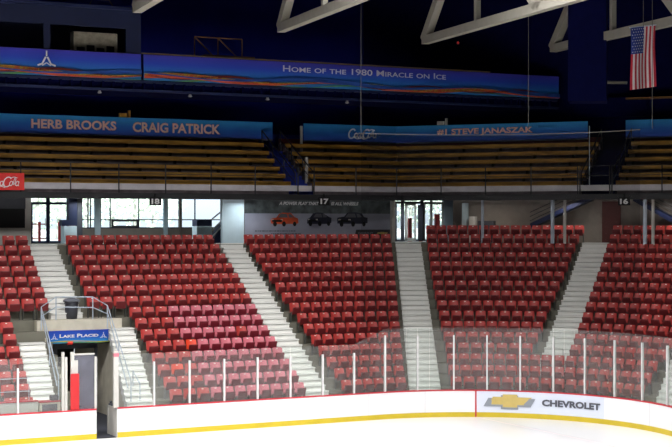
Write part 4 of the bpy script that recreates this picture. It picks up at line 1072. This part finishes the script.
# ================================================================== ROOF STEEL
td = Vector((-sin(.345), cos(.345), 0)); zc = 15.5
Wt = .36
def truss(x, D, lab, webs):
    e_ = Vector(((x - 336) / F * D, D, zc)); t_ = thing('roof_truss', lab, 'truss', e_, 'pale steel roof trusses')
    sd_ = Vector((td.y, -td.x, 0)) * .16
    def bar(a, b, nm, h_=.30, wd_=1.):
        d_ = (b - a).normalized(); up = sd_.normalized().cross(d_).normalized() * h_ / 2
        if up.z < 0: up = -up
        sx_ = sd_ * wd_
        mb = MB(); mb.hexa([a - up - sx_, b - up - sx_, b - up + sx_, a - up + sx_, a + up - sx_, b + up - sx_, b + up + sx_, a + up + sx_]); mb.build(nm, 'truss', t_)
    bar(e_ - td * 0, e_ - td * 34, 'bottom_chord', .34)
    bar(e_ - td * 0 + Vector((0, 0, 2.6)), e_ - td * 34 + Vector((0, 0, 2.6)), 'top_chord', .34)
    for k in range(6):
        a = e_ - td * (5.2 * k); b = a - td * 2.4 + Vector((0, 0, 2.5)); c = e_ - td * (5.2 * (k + 1))
        if k % 2 == 0: bar(a, b, 'web_member', .38)
        else: bar(c, b, 'web_member', .38); continue
        bar(c, c + Vector((0, 0, 2.6)), 'web_member', .22, .6)
truss(281, 60, 'pale roof truss at the top left of centre', 0)
truss(425, 64, 'pale roof truss at the top centre', 0)
truss(553, 67, 'pale roof truss at the top right passing behind the flag', 0)
truss(137, 54.4, 'pale roof truss just touching the top edge at left', 0)
# navy hung shaft in front of the right truss
a = Vector(((568 - 336) / F * 62.5, 62.5, 0)); b = Vector(((606.5 - 336) / F * 62.5, 62.5, 0)); zl = H + (YH - 101) * 62.5 / F
mb = MB(); mb.hexa([V(a, zl), V(b, zl), V(b, zl) + Vector((.3, 1.5, 0)), V(a, zl) + Vector((.3, 1.5, 0)), V(a, 21.9), V(b, 21.9), V(b, 21.9) + Vector((.3, 1.5, 0)), V(a, 21.9) + Vector((.3, 1.5, 0))])
tag(mb.build('blue_shaft', 'navydark'), 'tall navy blue shaft hanging between the trusses left of the flag', 'shaft')
for k, (x0, x1, y0, y1, D_) in enumerate(((470, 560, 16, 66, 76), (380, 470, 100, 108, 76))):
    pass
# blue fascia band of the end wall below the roof
mb = MB(); sa, sb = FX(575, 15.8), FX(760, 15.8); mb.pbox(fac, sa, sb, 15.8, 16.2, zat(fac, sa, 15.8, 118), zat(fac, sa, 15.8, 99)); tag(mb.build('end_fascia', 'navydark'), 'navy fascia band above the upper right banner', 'fascia')
mb = MB(); sa, sb = FX(626, 15.5), FX(760, 15.5); mb.pbox(fac, sa, sb, 15.4, 15.8, zat(fac, sa, 15.5, 99.5), zat(fac, sa, 15.5, 97.8)); tag(mb.build('ledge', bpy.data.materials['timber']), 'thin brown ledge below the flag at right', 'ledge')
mb = MB(); a, b = pt(fac, 606, 82.3, 14.5), pt(fac, 627, 82.8, 14.5); mb.tube([a, b], .08, 6); tag(mb.build('roof_duct', 'truss'), 'short pale duct left of the flag', 'duct')
# ================================================================== NET, ROPES, FLAG
sN0 = Sx(low, 361, .1); SN = [sN0 + (ST + RC * 1.5 - sN0) * i / 30 for i in range(31)]; zN = 11.3
mb = MB(); 
for a, b in zip(SN, SN[1:]): mb.quadv(low(a, .1, ZB + 2.55), low(b, .1, ZB + 2.55), low(b, .1, zN), low(a, .1, zN))
nt_ = tag(mb.build('safety_net', 'net'), 'fine dark safety net hung above the curved rink glass', 'net')
mb = MB(); mb.tube([low(s_, .1, zN) for s_ in SN], .017, 5); mb.build('top_cable', 'ropew', nt_)
for x, lb in ((361, 'leftmost thin rope holding up the safety net'), (528.5, 'middle thin rope holding up the safety net'), (652.3, 'right thin rope passing the flag, holding the safety net')):
    p = low(Sx(low, x, .1), .1, zN); mb = MB(); mb.tube([p, V(p, 21.9)], .011, 5); tag(mb.build('rope', 'ropew'), lb, 'rope', 'thin net ropes')
# flag
Df = 58.; ka = F / Df
fl0 = Vector(((630.5 - 336) / ka, Df, H + (YH - 28) / ka)); wid = 27 / ka; hgt = 62 / ka
fl = thing('hanging_flag', 'striped red and white flag with blue starred canton hanging from the roof', 'flag', fl0 + Vector((wid / 2, 0, -hgt)))
dirf = Vector((cos(.5), sin(.5), 0)); wreal = wid / cos(.5) * 1.03
def fp(a, b, off=0):
    r_ = .05 * sin(a * 7) * (.3 + b) + .03 * sin(b * 5 + a * 3)
    return fl0 + dirf * (a * wreal) + Vector((sin(.5) * (r_ + off), -cos(.5) * (r_ + off), -b * hgt + a * .18))
cf, cl = MB(), MB(); NB = 14
for k in range(13):
    for s2_ in range(3):
        for b in range(NB):
            a0, a1 = (k + s2_ / 3) / 13, (k + (s2_ + 1) / 3) / 13; b0, b1 = b / NB, (b + 1) / NB
            can = (a0 < 7 / 13 - .01) and b1 <= 6.01 / NB
            cf.quadv(fp(a0, b0), fp(a1, b0), fp(a1, b1), fp(a0, b1), m=2 if can else (0 if k % 2 == 0 else 1))
cf.build('cloth', [mat('flag_red', (188, 36, 56), .7), mat('flag_white', (226, 216, 216), .7), mat('flag_blue', (44, 62, 140), .7)], fl)
for r_ in range(9):
    for c in range(6 if r_ % 2 == 0 else 5):
        a = (7 / 13) * ((c + (.5 if r_ % 2 == 0 else 1)) / 6); b = (6 / NB) * (r_ + .7) / 9.4
        P = []
        for t in range(10):
            q = .046 if t % 2 == 0 else .022; P.append((a + q * .55 * sin(t * pi / 5), b + q * .26 * cos(t * pi / 5)))
        cl.quadv(*[fp(x_, y_, .03) for x_, y_ in P])
cl.build('stars', 'white', fl)
mb = MB(); mb.tube([fp(-.03, -.005), fp(1.03, -.005)], .025); mb.build('top_pole', 'steel', fl)
mb = MB(); p = fp(.5, 0); mb.tube([p, V(p, 21.9)], .012, 5); mb.build('hanging_wire', 'ropew', fl)
# small red beacon and boxed speaker above the centre
mb = MB(); p = pt(strt, 458, 44, 7); mb.lathe(p, [(.05, 0), (.06, .06), (.03, .12)], 8); tag(mb.build('beacon', 'lamp_red'), 'tiny red light in the dark below the centre truss', 'light')
for x, y, lb in ((124.5, 115.5, 'small yellow fitting on top of the left name banner'), (442, 123, 'small white fitting on top of the centre name banner')):
    path = strt if x < 403 else fac; o_ = oBn - .05; s_ = Sx(path, x, o_, -60, 90); q = path(s_, o_, zn1)
    mb = MB(); mb.pbox(path, s_ - .25, s_ + .1, o_ - .05, o_ + .1, zn1 + .02, zn1 + .2); mb.pbox(path, s_ + .18, s_ + .28, o_ - .05, o_ + .1, zn1 + .0, zn1 + .34)
    tag(mb.build('spot_fitting', 'wood' if x < 403 else 'offwhite'), lb, 'fitting')
